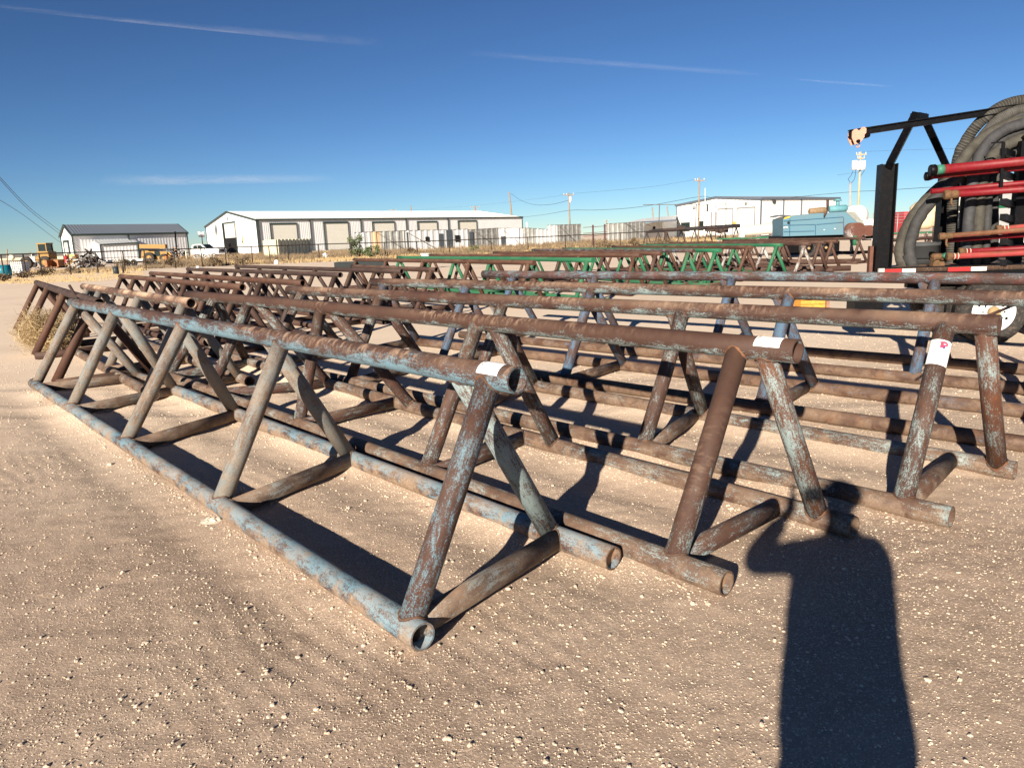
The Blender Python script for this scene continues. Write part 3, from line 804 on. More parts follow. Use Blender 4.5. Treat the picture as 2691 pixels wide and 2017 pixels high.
rotT = Matrix((tdir, tn, Vector((0, 0, 1)))).transposed()
TR = empty("flatbed_trailer", TP(3.5, 1.2, 0), "black flatbed trailer with red and white reflective tape, loaded with hoses and red pipes", "trailer")
mb = MB(); mb.prism([TP(0, 0, bed_z - .03), TP(TLEN, 0, bed_z - .03), TP(TLEN, TW, bed_z - .03), TP(1.15, TW, bed_z - .03)], (0, 0, -.025), (0, 0, .025)); mb.build("deck", plain("worn deck boards", (0.16, 0.10, 0.07, 1), 0.85, 0, .3, 6), TR)
mb = MB()
mb.box(TP(TLEN / 2, .03, bed_z - 0.063), (TLEN + 0.04, 0.06, 0.14), rotT); mb.bar(TP(1.15, TW - .03, bed_z - .063), TP(TLEN, TW - .03, bed_z - .063), .06, .14); mb.bar(TP(.06, .07, bed_z - .066), TP(1.16, TW - .03, bed_z - .066), .06, .13)
for b in (0.55, 1.4): mb.bar(TP(b * .65 + .15, b, bed_z - 0.19), TP(TLEN, b, bed_z - .19), 0.12, 0.2)
for k in range(10):
    a_ = 0.4 + k * 0.73; w_ = min(TW - .1, a_ / .65); mb.box(TP(a_, w_ / 2, bed_z - 0.13), (0.07, w_ - .1, 0.08), rotT)
mb.build("frame", BLACK, TR)
def tape(x0, x1, mt, nm):
    a = (Y(x0, 712, TY) - t0).dot(tdir); b = (Y(x1, 708, TY) - t0).dot(tdir)
    mb = MB(); mb.box(TP((a + b) / 2, -0.004, bed_z - 0.038), (b - a, 0.004, 0.048), rotT); mb.build(nm, mt, TR)
tape(2319, 2366, REDT, "red_tape"); tape(2367, 2400, WHT, "white_tape"); tape(2478, 2532, REDT, "red_tape"); tape(2533, 2570, WHT, "white_tape"); tape(2664, 2715, REDT, "red_tape")
# lamp at the rear corner and rusty rear leg
mb = MB(); mb.box(TP(0.02, -0.02, bed_z - 0.03), (0.07, 0.05, 0.06), rotT); mb.build("marker_lamp", plain("lamp lens", (0.5, 0.42, 0.36, 1), 0.3), TR)
# rear post: an upright I beam on the bed corner
def ibeam(a, b, wd, ht, up=Vector((0, 0, 1)), th=0.012):
    mb = MB(); a = Vector(a); b = Vector(b); x = (b - a).normalized(); y = up.cross(x).normalized(); z = x.cross(y)
    for s_ in (-1, 1): mb.bar(a + z * s_ * (ht / 2 - th / 2), b + z * s_ * (ht / 2 - th / 2), wd, th, up)
    mb.bar(a, b, th, ht - 2 * th - 0.002, up); return mb
pz = Y(2328, 431, TY + .05).z
pa = (Y(2328, 600, TY) - t0).dot(tdir)
ibeam(TP(pa, 0.10, bed_z - .12), TP(pa, 0.10, pz), 0.20, 0.19, up=tdir).build("rear_post", BLACK, TR)
mb = MB(); mb.box(TP(pa - .13, .12, bed_z + .05), (0.04, 0.1, 0.45), rotT); mb.build("post_foot", plain("rust foot", (0.13, 0.055, 0.035, 1), .8, 0, .3, 12), TR)
ap = Y(2404, 303, TY + 0.7); fl = Y(2336, 436, TY + 0.05); fr_ = Y(2487, 436, TY + 1.4); fr2 = Vector((fr_.x, fr_.y, bed_z))
ap2 = Y(2428, 308, TY + .85)
mb = MB(); mb.bar(fl, ap, 0.10, 0.085, up=tdir); mb.build("a_frame_leg", BLACK, TR)
mb = MB(); mb.bar(fr_ + (fr_ - ap2).normalized() * 0.1, ap2, 0.10, 0.085, up=tdir); mb.bar(fr2, fr_ + Vector((0, 0, .02)), 0.12, 0.12, up=tdir); mb.build("a_frame_leg", BLACK, TR)
mb = MB(); mb.bar(ap + Vector((0, 0, -.02)), ap2 + Vector((0, 0, -.02)), 0.12, 0.10); mb.build("a_frame_cap", BLACK, TR)
bo0 = Y(2231, 351, TY + 0.55); bo1 = Y(2700, 279, TY + 0.35)
bd = (bo1 - bo0); ibeam(bo0, bo1 + bd * 0.25, 0.075, 0.085).build("hoist_beam", BLACK, TR)
# beam trolley
SALM = plain("salmon trolley paint", (0.55, 0.27, 0.19, 1), 0.5, 0, 0.08, 20, 0, dirt=(0.1, 0.05, 0.04, 1), dirt_amt=0.3)
tc = bo0 + bd.normalized() * 0.10 + Vector((0, -0.05, -0.03)); ux = bd.normalized()
TRO = MB()
poly = []
for (a, z) in ((-.085, .045), (-.06, .068), (-.03, .07), (-.012, .05), (.012, .05), (.03, .078), (.06, .08), (.088, .055), (.088, -.02), (.03, -.095), (.012, -.115), (-.045, -.12), (-.085, -.03)):
    poly.append(tc + ux * a + Vector((0, 0, z)))
TRO.prism(poly, (0, -0.006, 0), (0, 0.006, 0)); TRO.prism([p + Vector((0, 0.11, 0)) for p in poly], (0, -0.006, 0), (0, 0.006, 0))
tro = TRO.build("trolley_plate", SALM, TR)
mb = MB(); mb.tube([tc + ux * -.012 + Vector((0, -.04, -.085)), tc + ux * -.012 + Vector((0, .15, -.085))], .02, 10); mb.tube([tc + ux * .10 + Vector((0, -.03, -.03)), tc + ux * .10 + Vector((0, .12, -.03))], .032, 12); mb.build("trolley_wheel", BLACK, TR)
mb = MB(); mb.tube([tc + ux * .015 + Vector((0.0, .04, -.10)) + Vector((.022 * math.cos(k), 0, -.03 + .03 * math.sin(k))) for k in [i * .63 for i in range(10)]], .007, 8, closed=True); mb.build("trolley_ring", SALM, TR)
# wheels
def wheel(root, C, axis_, R=0.405, W=0.24, rim=0.25, name="wheel", rimmat=WHITEP, nuts=False):
    axis_ = axis_.normalized(); up = Vector((0, 0, 1)); fx = axis_.cross(up).normalized()
    def ring(mb, prof, n=48):
        i = len(mb.v); m_ = len(prof)
        for k in range(n):
            a = 2 * math.pi * k / n; rad = fx * math.cos(a) + up * math.sin(a)
            for (rr, w_) in prof: mb.v.append(tuple(C + rad * rr + axis_ * w_))
        for k in range(n):
            k2 = (k + 1) % n
            for q in range(m_ - 1): mb.face((i + k * m_ + q, i + k2 * m_ + q, i + k2 * m_ + q + 1, i + k * m_ + q + 1), None, True)
    wh = MB(); wh.tube([C - axis_ * .02, C + axis_ * 0.02], rim * 0.45, 20); whl = wh.build(name, rimmat, root)
    mb = MB(); ring(mb, [(rim, -W / 2 + .01), (rim + .03, -W / 2 - .003), (R - .06, -W / 2 - .012), (R - .02, -W / 2 + .012), (R, -W / 2 + .04), (R - .008, -.03), (R, -.02), (R, .02), (R - .008, .03), (R, W / 2 - .04), (R - .02, W / 2 - .012), (R - .06, W / 2 + .012), (rim + .03, W / 2 + .003), (rim, W / 2 - .01)])
    mb.build("tyre", RUB, whl)
    mb = MB(); ring(mb, [(rim + .004, -W / 2 + .012), (rim - .012, -W / 2 - .004), (rim - .025, -W / 2 + .02), (rim - .04, -W / 2 + .05), (rim * .62, -W / 2 + .035), (rim * .60, -W / 2 + .03), (rim * .36, -W / 2 + .02), (rim * .34, -W / 2 + .02), (0.001, -W / 2 + .02)])
    mb.build("rim", rimmat, whl)
    if nuts:
        for k in range(10):
            a = k * math.pi / 5; rad = fx * math.cos(a) + up * math.sin(a); c_ = C + rad * rim * .49 - axis_ * (W / 2 - .022)
            mb = MB(); mb.tube([c_, c_ - axis_ * .02], .010, 6); mb.build("lug_nut", BLACK, whl)
        for k in range(8):
            a = k * math.pi / 4 + .3; rad = fx * math.cos(a) + up * math.sin(a); c_ = C + rad * rim * .73 - axis_ * (W / 2 - .040)
            mb = MB(); mb.tube([c_, c_ - axis_ * .008], .022, 4); mb.build("vent_hole", BLACK, whl)
    mb = MB(); mb.tube([C - axis_ * (W / 2 - .02), C - axis_ * (W / 2 + .05)], [rim * .30, rim * .24], 20); mb.build("hub_cap", BRASS, whl)
    return whl
wc = G(2595, 868, 0.0); wx = (Y(2597, 800, TY) - t0).dot(tdir)
wheel(TR, TP(wx, 0.20, 0.405), tn, nuts=True)
wheel(TR, TP(wx, 0.47, 0.405), tn)
wheel(TR, TP(wx + 1.0, 0.20, 0.405), tn); wheel(TR, TP(wx, 1.75, 0.405), tn); wheel(TR, TP(wx + 1.0, 1.75, 0.405), tn)
mb = MB()
for k in (0, 1.0): mb.tube([TP(wx + k, 0.3, .405), TP(wx + k, 1.7, .405)], .06, 10)
mb.box(TP(wx + .5, .75, .55), (1.3, .09, .1), rotT); mb.box(TP(wx - 1.4, .5, .52), (.35, .4, .3), rotT); mb.build("axle", BLACK, TR)
mb = MB()
for a in (0.5, 1.35, 2.0):
    mb.tube([TP(a, .2, bed_z - .28), TP(a + .1, .22, bed_z - .42), TP(a + .3, .2, bed_z - .44), TP(a + .5, .2, bed_z - .3)], .012, 6)
mb.build("brake_line", BLACK, TR)
# uprights carrying the pipes
def at(px, py, b=0.0):
    """point at picture position on the trailer's side plane, b metres in from its near side"""
    return V(TP(0, b, 0), TP(5, b, 0), px, py)
mb = MB()
pb = at(2662, 700, .45); pt_ = at(2666, 372, .45)
mb.bar(Vector((pb.x, pb.y, bed_z)), Vector((pb.x, pb.y, pt_.z)), .13, .13, up=tdir)
x2 = at(2680, 356, .45); mb.bar(Vector((pb.x, pb.y, pt_.z)), x2 + tdir * .55 + Vector((0, 0, .35)), .12, .10, up=tn)
mb.build("rack_post", BLACK, TR)
mb = MB()
for (yy, x0) in ((374, 2600), ):
    a = at(2606, 376, -.02); b_ = at(2637, 373, -.02); mb.bar(a, b_, .03, .015); mb.bar(b_, at(2629, 522, -.02), .02, .035, up=tdir)
mb.build("pipe_guard", BLACK, TR)
for py in (398, 458, 530, 570, 635, 690):
    a = at(2636, py, -.02); b_ = at(2660, py + 9, .43)
    mb = MB(); mb.bar(a, b_, .07, .075); mb.build("pipe_bracket", BLACK, TR)
mb = MB(); mb.bar(at(2476, 460, 1.0), Vector((at(2476, 460, 1.0).x, at(2476, 460, 1.0).y, bed_z)), .2, .03, up=tdir); mb.build("hose_stay", BLACK, TR)
# red pipes, each on its own
def rpipe(lab, x0, y0, y1, r, mt, b=0.0, end=None, xe=2691, extra=1.6, name="steel_pipe"):
    A = at(x0, y0, b); B = at(xe, y1, b); d = (B - A).normalized(); B = B + d * extra
    root = empty(name, A, lab, "pipe", "pipes carried along the side of the trailer")
    mb = MB(); mb.tube([A, A.lerp(B, .5), B], r, 18, 'open', depth=.12, wall=.006); mb.build("barrel", mt, root)
    if end == 'band':
        mb = MB(); mb.tube([A - d * .06, A - d * .05, A + d * .0, A + d * .01], [r * 1.12, r * 1.25, r * 1.25, r * 1.12], 18); mb.build("end_cap", BLACK, root)
        mb = MB(); mb.tube([A + d * .015, A + d * .095], r * 1.06, 18); mb.build("band", GRNB, root)
    elif end == 'knob':
        mb = MB(); mb.tube([A - d * .05, A - d * .04, A, A + d * .005], [r * .8, r * 1.3, r * 1.35, r], 16); mb.build("end_cap", BLACK, root)
        mb = MB(); mb.tube([A + d * .006, A + d * .03, A + d * .07], [r * 1.3, r * 1.2, r * .8], 16); mb.build("flange", REDPIPE, root)
    elif end == 'coupling':
        mb = MB(); mb.tube([A - d * .03, A - d * .02, A + d * .03, A + d * .05, A + d * .08, A + d * .12, A + d * .13], [r, r * 1.45, r * 1.45, r * 1.15, r * 1.3, r * 1.3, r], 14); mb.build("coupling", CPLG, root)
        mb = MB(); mb.tube([A + d * .06 + Vector((0, 0, -.02)), A + d * .05 + Vector((0, -.02, -.10)), A + d * .07 + Vector((0, -.02, -.13))], [.014, .012, .018], 8); mb.build("lug", CPLG, root)
    elif end == 'collar':
        mb = MB(); mb.tube([A - d * .02, A - d * .015, A + d * .03, A + d * .05], [r * .9, r * 1.55, r * 1.5, r], 14); mb.build("collar", CPLG, root)
        mb = MB(); mb.tube([A + d * .06, A + d * .068], r * 1.15, 14); mb.tube([A + d * .10, A + d * .108], r * 1.15, 14); mb.build("cord", plain("pale cord", (.6, .5, .38, 1), .8), root)
    return root
rpipe("topmost thick red pipe with black cap and green band at its end", 2457, 447, 424, .055, REDPIPE, -.03, 'band')
rpipe("short-ended red pipe with black knob, just below the topmost red pipe", 2441, 463, 440, .040, REDPIPE, .08, 'knob')
rpipe("thin red pipe with plain end, upper of the second pair", 2446, 503, 481, .032, REDPIPE, .05, None)
rpipe("red pipe ending in a tied green and rust coupling, lower of the second pair", 2487, 512, 497, .040, REDPIPE, -.03, 'coupling')
rpipe("rust orange pipe with lumpy rusted coupling at its end", 2474, 621, 604, .030, RUSTPIPE, -.03, 'coupling')
rpipe("red pipe with bright worn collar starting beside the rack post", 2622, 602, 596, .033, REDOLD, .04, 'collar')
rpipe("dark red pipe under the rust orange one", 2482, 632, 618, .026, REDPIPE, .12, None)
rpipe("bright red pipe with corded collar above the lowest one", 2524, 661, 652, .031, REDPIPE, -.03, 'collar')
rpipe("lowest faded red pipe with rusty flange at its end", 2492, 674, 664, .034, REDOLD, -.06, 'collar')
# valve block on the deck
VB = empty("valve", at(2465, 704, .1), "rusty valve with green paint sitting on the trailer deck", "valve")
mb = MB(); c = at(2462, 672, .1); mb.tube([c + Vector((0, 0, .03)), c + Vector((0, 0, -.0)), c + Vector((0, 0, -.05))], [.05, .075, .05], 14); mb.tube([c + Vector((-.06, 0, -.02)), c + Vector((.14, 0, -.02))], .045, 12); mb.tube([c + Vector((0, 0, -.04)), Vector((c.x + .01, c.y, bed_z))], [.04, .03], 10)
mb.box(c + Vector((.0, -.02, -.10)), (.14, .08, .06)); mb.build("body", CPLG, VB)
mb = MB(); mb.tube([c + Vector((.05, -.06, .02)), c + Vector((.09, -.06, -.03))], .03, 8); mb.build("handle", GRNB, VB)
# hoses
def hosemat(name, col, ribs, strength, stripe=None):
    mt, t, bs = newmat(name)
    co = coords(t); uv = t.nodes.new("ShaderNodeUVMap"); uv.uv_map = "UVMap"
    sp = t.nodes.new("ShaderNodeSeparateXYZ"); t.links.new(uv.outputs[0], sp.inputs[0])
    n = noise(t, co, 7, 6, .7); n2 = noise(t, co, 40, 4, .7)
    c = mix(t, ramp(t, n, .35, .7).outputs[0], col, tuple(min(1, v * 2.1 + .02) for v in col[:3]) + (1,))
    s_ = math_(t, 'SINE', math_(t, 'MULTIPLY', sp.outputs[1], ribs * 6.283))
    c = mix(t, math_(t, 'MULTIPLY', ramp(t, s_, .1, .9).outputs[0], .35 if strength > .3 else .1), c, (0.13, .11, .085, 1))
    if stripe:
        k = math_(t, 'LESS_THAN', math_(t, 'ABSOLUTE', math_(t, 'SUBTRACT', sp.outputs[0], stripe)), 0.006)
        c = mix(t, k, c, (0.35, .16, .12, 1))
    t.links.new(c, bs.inputs['Base Color']); bs.inputs['Roughness'].default_value = .8
    bump(t, bs, math_(t, 'ADD', s_, math_(t, 'MULTIPLY', n2, .6)), strength, .006)
    return mt
H_RIB = hosemat("ribbed hose", (0.018, 0.017, 0.014, 1), 32, .9)
H_FINE = hosemat("finely ribbed hose", (0.023, 0.022, 0.019, 1), 60, .35)
H_SM = hosemat("grey rubber hose", (0.015, 0.015, 0.015, 1), 90, .1)
H_SM2 = hosemat("tan dusted hose", (0.024, 0.021, 0.015, 1), 90, .1)
def catmull(P, n=8):
    out = []; P = [P[0] * 2 - P[1]] + P + [P[-1] * 2 - P[-2]]
    for i in range(1, len(P) - 2):
        for k in range(n):
            t = k / n; a, b, c, d = P[i - 1], P[i], P[i + 1], P[i + 2]
            out.append(0.5 * ((2 * b) + (c - a) * t + (2 * a - 5 * b + 4 * c - d) * t * t + (3 * b - a - 3 * c + d) * t ** 3))
    out.append(P[-2]); return out
def hose(lab, pts, r, mt, down=True):
    P = [at(x, y, b) for x, y, b in pts]
    if down:
        # the far half of the loop comes down on the other side of the hanger
        e = P[-1]; P += [e + tdir * .45 + Vector((0, 0, -.02)), e + tdir * .95 + Vector((0, 0, -.45)), e + tdir * 1.15 + tn * .1 + Vector((0, 0, -1.1)), Vector((e.x, e.y, bed_z + r)) + tdir * 1.1 + tn * .15]
    hr = random.Random(len(lab)); C_ = catmull(P, 6); C_ = [q + Vector((hr.gauss(0, .0022), hr.gauss(0, .0022), hr.gauss(0, .0022))) for q in C_]
    mb = MB(); mb.tube(catmull(C_, 3), r * 1.06, 18, 'open', depth=.2)
    o = mb.build("hose", mt, None, origin=(P[0].x, P[0].y, bed_z)); tag(o, lab, "hose", "hoses looped over the trailer's hanger")
    return o
hose("outermost grey hose bending up from the trailer deck at the far left of the bundle", [(2376, 704, .5), (2366, 668, .5), (2374, 620, .5), (2400, 568, .5), (2442, 517, .5), (2492, 472, .5), (2530, 420, .55), (2572, 372, .6), (2640, 330, .6), (2705, 318, .6)], .066, H_SM2)
hose("second grey hose bending up from the deck, inside the outermost one", [(2400, 704, .42), (2390, 664, .42), (2398, 612, .42), (2424, 560, .42), (2465, 512, .42), (2510, 472, .42), (2556, 432, .5), (2600, 390, .55), (2660, 352, .6), (2710, 345, .6)], .066, H_SM)
hose("coarsely ribbed hose arching highest over the hanger", [(2500, 704, .9), (2502, 600, .9), (2506, 500, .85), (2518, 415, .8), (2548, 355, .75), (2590, 308, .7), (2640, 276, .7), (2705, 262, .7)], .064, H_RIB)
hose("finely ribbed hose just inside the highest arch", [(2527, 704, .8), (2530, 600, .8), (2534, 500, .8), (2546, 430, .72), (2572, 375, .68), (2612, 325, .64), (2655, 298, .62), (2710, 285, .62)], .060, H_FINE)
hose("grey hose with a thin pink stripe hanging behind the red pipes", [(2537, 706, .35), (2540, 640, .35), (2548, 560, .35), (2556, 480, .35), (2570, 420, .4), (2600, 372, .45), (2645, 340, .5), (2705, 322, .5)], .062, hosemat("striped hose", (0.018, 0.018, 0.02, 1), 90, .1, .12))
hose("tan dusted hose right of the striped one", [(2564, 706, .35), (2566, 640, .35), (2573, 560, .35), (2580, 490, .35), (2592, 440, .42), (2615, 405, .5), (2650, 380, .55), (2705, 362, .55)], .064, H_SM2)
hose("slimmer grey hose nearest to the rack post", [(2591, 706, .32), (2592, 640, .32), (2596, 560, .32), (2604, 490, .35), (2616, 445, .42), (2640, 415, .5), (2700, 395, .55)], .042, H_SM)
hose("grey hose in the middle of the arch, between the ribbed and the bent hoses", [(2545, 704, .75), (2548, 600, .75), (2552, 490, .72), (2572, 425, .68), (2604, 366, .66), (2652, 318, .64), (2710, 302, .62)], .058, H_SM)
hose("darker hose at the back of the bundle beside the rack post", [(2610, 704, .7), (2610, 600, .7), (2612, 520, .7), (2624, 455, .68), (2650, 410, .66), (2710, 380, .62)], .058, H_SM)
hose("dark hose half hidden behind the striped and tan hoses", [(2552, 706, .6), (2554, 600, .6), (2566, 500, .6), (2590, 430, .6), (2630, 385, .62), (2700, 352, .62)], .055, H_SM)
# pale stick and light patches seen between the hoses: a fibreglass rod leaning on the deck
mb = MB(); mb.tube([at(2519, 600, .7), at(2526, 460, .7)], .012, 8); tag(mb.build("rod", plain("white rod", (.75, .74, .7, 1), .5), None, origin=at(2519, 600, .7)), "white rod standing upright among the hoses", "rod")
# black tub on the deck
mb = MB(); c = at(2416, 700, .9); mb.tube([Vector((c.x, c.y, bed_z)), Vector((c.x, c.y, bed_z + .28))], [.17, .24], 20, 'open', wall=.01, depth=.2)
tag(mb.build("tub", plain("dark grey plastic", (.06, .062, .065, 1), .5), None, origin=(c.x, c.y, bed_z)), "dark grey plastic tub on the trailer deck behind the bent hoses", "tub")
# orange timber crate on the ground behind the racks
cr = G(2135, 812, 0); CR = empty("timber_crate", cr, "orange yellow timber crate on the sand behind the brown rails", "crate")
WD = plain("orange timber", (0.62, 0.27, 0.05, 1), .7, 0, .3, 14, .1)
for k in range(4):
    mb = MB(); mb.box(cr + Vector((0, .0, .05 + k * .08)), (.46, .03, .072)); mb.build("board", WD, CR)
mb = MB(); mb.box(cr + Vector((0, .25, .17)), (.46, .46, .30)); mb.build("inner_box", WD, CR)
mb = MB(); mb.box(cr + Vector((.27, .1, .15)), (.06, .3, .26)); mb.build("end_board", plain("weathered board", (.25, .14, .09, 1), .8, 0, .3, 14), CR)
# white truck with coloured stripes right behind the trailer
mb = MB()
WHT_BODY = plain("white enamel", (.70, .69, .66, 1), .35, 0, .04, 3)
sx0 = Y(2670, 600, 15.6).x
TK = empty("tank_truck", (sx0 + 2.5, 16, 0), "white truck body with green and red stripes, just visible at the right edge", "truck")
for (z0_, z1_, mt, nm) in ((1.02, 1.2, WHT_BODY, "lower_side"), (1.2, 1.36, REDPIPE, "red_stripe"), (1.36, 1.76, WHT_BODY, "side"), (1.76, 1.93, plain("green stripe", (.02, .22, .10, 1), .4), "green_stripe"), (1.93, 2.4, WHT_BODY, "upper_side")):
    mb = MB(); mb.box((sx0 + 2.6, 16 + (0.6), (z0_ + z1_) / 2), (5.2, 1.9 + (0.006 if 'stripe' in nm else 0), z1_ - z0_ - .001)); mb.build(nm, mt, TK)
mb = MB(); mb.box((sx0 + 2.6, 16.6, .85), (5.2, 1.2, .3)); mb.build("chassis", BLACK, TK)
for k in (.9, 4.2): wheel(TK, Vector((sx0 + k, 15.8, .46)), Vector((0, 1, 0)), R=.46, W=.25, rim=.27)

# ------------------------------------------------------------------ background
WSIDE = plain("white wall sheet", (0.64, 0.645, 0.645, 1), 0.5, 0, .04, .6)
DTRIM = plain("dark green trim", (0.035, 0.05, 0.045, 1), 0.5, 0, .1, 2)
def roofmat(name, col): return plain(name, col, 0.45, 0, .05, .4)
RW = roofmat("white roof sheet", (0.78, 0.77, 0.72, 1)); RG = roofmat("grey roof sheet", (0.16, 0.18, 0.21, 1))
DOOR = plain("cream roller door", (0.62, 0.60, 0.53, 1), 0.5, 0, .03, .8)
DARK = plain("dark interior", (0.006, 0.006, 0.007, 1), 0.9, 0, 0, 1)
def ribs(mb, P0, P1, z0, z1, pitch, depth, out, ztop=None, slit=None):
    """ribbed sheet between P0 and P1; z1 may be a function of distance. out: outward normal"""
    P0 = Vector((P0.x, P0.y, 0)); P1 = Vector((P1.x, P1.y, 0)); L = (P1 - P0).length; u = (P1 - P0) / L
    f1 = z1 if callable(z1) else (lambda s_: z1)
    s_ = 0; pr = []
    while s_ < L - 1e-6:
        for a, d in ((0, 0), (pitch * .30, 0), (pitch * .42, depth), (pitch * .68, depth), (pitch * .80, 0)):
            if s_ + a <= L: pr.append((s_ + a, d))
        s_ += pitch
    pr.append((L, 0)); i = len(mb.v)
    for a, d in pr:
        p = P0 + u * a + out * d
        mb.v.append((p.x, p.y, z0)); mb.v.append((p.x, p.y, f1(a)))
    for k in range(len(pr) - 1): mb.face((i + 2 * k, i + 2 * k + 2, i + 2 * k + 3, i + 2 * k + 1))
def roof(mb, E0, E1, R0, R1, pitch, depth):
    """ribbed roof slope, eave E0-E1, ridge R0-R1"""
    u = (E1 - E0); L = u.length; n = max(1, int(L / pitch)); nrm = u.cross(R0 - E0).normalized()
    if nrm.z < 0: nrm = -nrm
    i = len(mb.v); c = 0
    for k in range(n + 1):
        for a, d in ((0, 0), (.12, depth), (.24, 0)):
            t = min(1, (k + a) / n)
            mb.v.append(tuple(E0.lerp(E1, t) + nrm * d)); mb.v.append(tuple(R0.lerp(R1, t) + nrm * d)); c += 1
            if t >= 1: break
    for k in range(c - 1): mb.face((i + 2 * k, i + 2 * k + 2, i + 2 * k + 3, i + 2 * k + 1))
def shed(label, C0, C1, gl, eave, ridge, wallm, roofm, trimm, pitch=.4, name="metal_building", base=0.0):
    """C0 near corner, C1 other end of the long wall, gl: gable wall vector from C0 to the back corner"""
    C0 = Vector((C0.x, C0.y, 0)); C1 = Vector((C1.x, C1.y, 0)); gl = Vector((gl.x, gl.y, 0)); Bk0 = C0 + gl; Bk1 = C1 + gl
    u = (C1 - C0).normalized(); out = Vector((u.y, -u.x, 0)); out = out if out.dot(gl) < 0 else -out
    gu = gl.normalized(); gout = -u
    root = empty(name, (C0 + C1 + gl) / 2 * .5 + (C0 + C1) * .25, label, "building")
    mb = MB(); ribs(mb, C0, C1, base, eave, pitch, .022, out); mb.build("wall", wallm, root)
    W = gl.length; gf = lambda s_: eave + (ridge - eave) * (1 - abs(2 * s_ / W - 1))
    for A in (C0, C1):
        mb = MB(); ribs(mb, A, A + gl * .5, base, gf, pitch, .04, gout if A is C0 else u); ribs(mb, A + gl, A + gl * .5, base, gf, pitch, .04, gout if A is C0 else u)
        mb.build("gable_wall", wallm, root)
    mb = MB(); ribs(mb, Bk0, Bk1, base, eave, pitch, .06, -out); mb.build("wall", wallm, root)
    mb = MB(); ov = .25; up = Vector((0, 0, 1))
    for (a, b) in ((C0, C1), (Bk0, Bk1)):
        sg = out if a is C0 else -out
        roof(mb, a + up * (eave + .02) + sg * ov - u * ov, b + up * (eave + .02) + sg * ov + u * ov, C0 + gl * .5 + up * (ridge + .06) - u * ov, C1 + gl * .5 + up * (ridge + .06) + u * ov, .5, .05)
    mb.build("roof", roofm, root)
    mb = MB(); mb.bar(C0 + up * (eave - .04) + out * (ov + .03) - u * ov, C1 + up * (eave - .04) + out * (ov + .03) + u * ov, .12, .34)
    for A in (C0 - u * (ov + .02), C1 + u * (ov + .02)):
        for Q in (C0, Bk0):
            sg = out if Q is C0 else -out
            q0 = (A if Q is C0 else A + gl) + up * (eave - .1) + sg * ov; q1 = A + gl * .5 + up * (ridge - .05)
            mb.bar(q0, q1, .10, .34)
    mb.bar(C0 + out * .12 - u * .1, C0 + up * eave + out * .12 - u * .1, .18, .18, up=u)
    mb.bar(C1 + out * .12 + u * .05, C1 + up * eave + out * .12 + u * .05, .14, .18, up=u)
    mb.bar(Bk0 - u * .09, Bk0 + up * eave - u * .09, .10, .14, up=u)
    mb.build("trim", trimm, root)
    return root, C0, C1, gl, out, u
def wallrect(root, P0, P1, out, q0, q1, z0, name, mt, off=.09, frame=None, fw=.15, slats=False, reveal=0, lab=None):
    """rectangle on an upright plane, q0/q1 picture corners for the width and its top"""
    a = V(P0, P1, *q0); b = V(P0, P1, *q1); zt = (a.z + b.z) / 2; a = Vector((a.x, a.y, 0)); b = Vector((b.x, b.y, 0)); u = (b - a).normalized(); up = Vector((0, 0, 1))
    mb = MB()
    if slats:
        z = z0; n = max(4, int((zt - z0) / .25)); i = len(mb.v)
        for k in range(n * 2 + 1):
            d = out * (off + (.02 if k % 2 else 0)); zz = z0 + (zt - z0) * k / (2 * n); mb.v += [tuple(a + d + up * zz), tuple(b + d + up * zz)]
        for k in range(n * 2): mb.face((i + 2 * k, i + 2 * k + 1, i + 2 * k + 3, i + 2 * k + 2))
    else: mb.box((a + b) / 2 + out * (off - .02) + up * (z0 + zt) / 2, ((b - a).length, .05, zt - z0), Matrix((u, up.cross(u), up)).transposed())
    o = mb.build(name, mt, root)
    if frame:
        mb = MB(); f = out * (off + .03)
        mb.bar(a + f + up * z0, a + f + up * (zt - .002), fw, .12, up=u); mb.bar(b + f + up * z0, b + f + up * (zt - .002), fw * .6, .12, up=u); mb.bar(a + f + up * zt - u * .1, b + f + up * zt + u * .1, .12, fw)
        mb.build("frame", frame, o)
    return o, a, b, zt
# --- long white building
D0 = 140.0; c0 = Y(673, 577, D0); c1 = Y(1371, 570, 195.0); gl_end = Y(541, 595, 172.0)
EB = c0.z
rb = Y(600, 556, (D0 + 172) / 2)
B1, C0, C1, gl, out, u = shed("long white metal building with white roof and cream roller doors", c0, c1, gl_end - c0, EB, rb.z, WSIDE, RW, DTRIM, name="metal_building", base=.3)
for (xa, xb, yt) in ((708, 778, 588), (849, 913, 585), (977, 1035, 584), (1096, 1147, 583), (1203, 1251, 581)):
    wallrect(B1, C0, C1, out, (xa, yt), (xb, yt), .35, "roller_door", DOOR, off=.10, frame=DTRIM, fw=.38, slats=True)
for x in (681, 817, 950, 1069, 1179):
    p = V(C0, C1, x, 620); p = Vector((p.x, p.y, 0)) + out * .14; mb = MB(); mb.bar(p + Vector((0, 0, .3)), p + Vector((0, 0, EB)), .3, .14, up=u); mb.build("downspout", DTRIM, B1)
Gb = C0 + gl
o, a, b, zt = wallrect(B1, C0, Gb, -u, (618, 583), (585, 588), .35, "door_opening", DARK, off=.06, frame=DTRIM, fw=.34)
wallrect(B1, C0, Gb, -u, (620, 585), (590, 588), zt - 3.1, "roller_door", DOOR, off=.13, slats=True)
wallrect(B1, C0, Gb, -u, (583, 628), (575, 628), .35, "side_door", WSIDE, off=.06, frame=plain("grey frame", (.4, .4, .4, 1)), fw=.06)
mb = MB(); p = V(C0, Gb, 598, 573); mb.box(p - u * .3, (.6, .6, .5)); mb.build("wall_lamp", plain("grey metal", (.25, .25, .25, 1), .5, .3), B1)
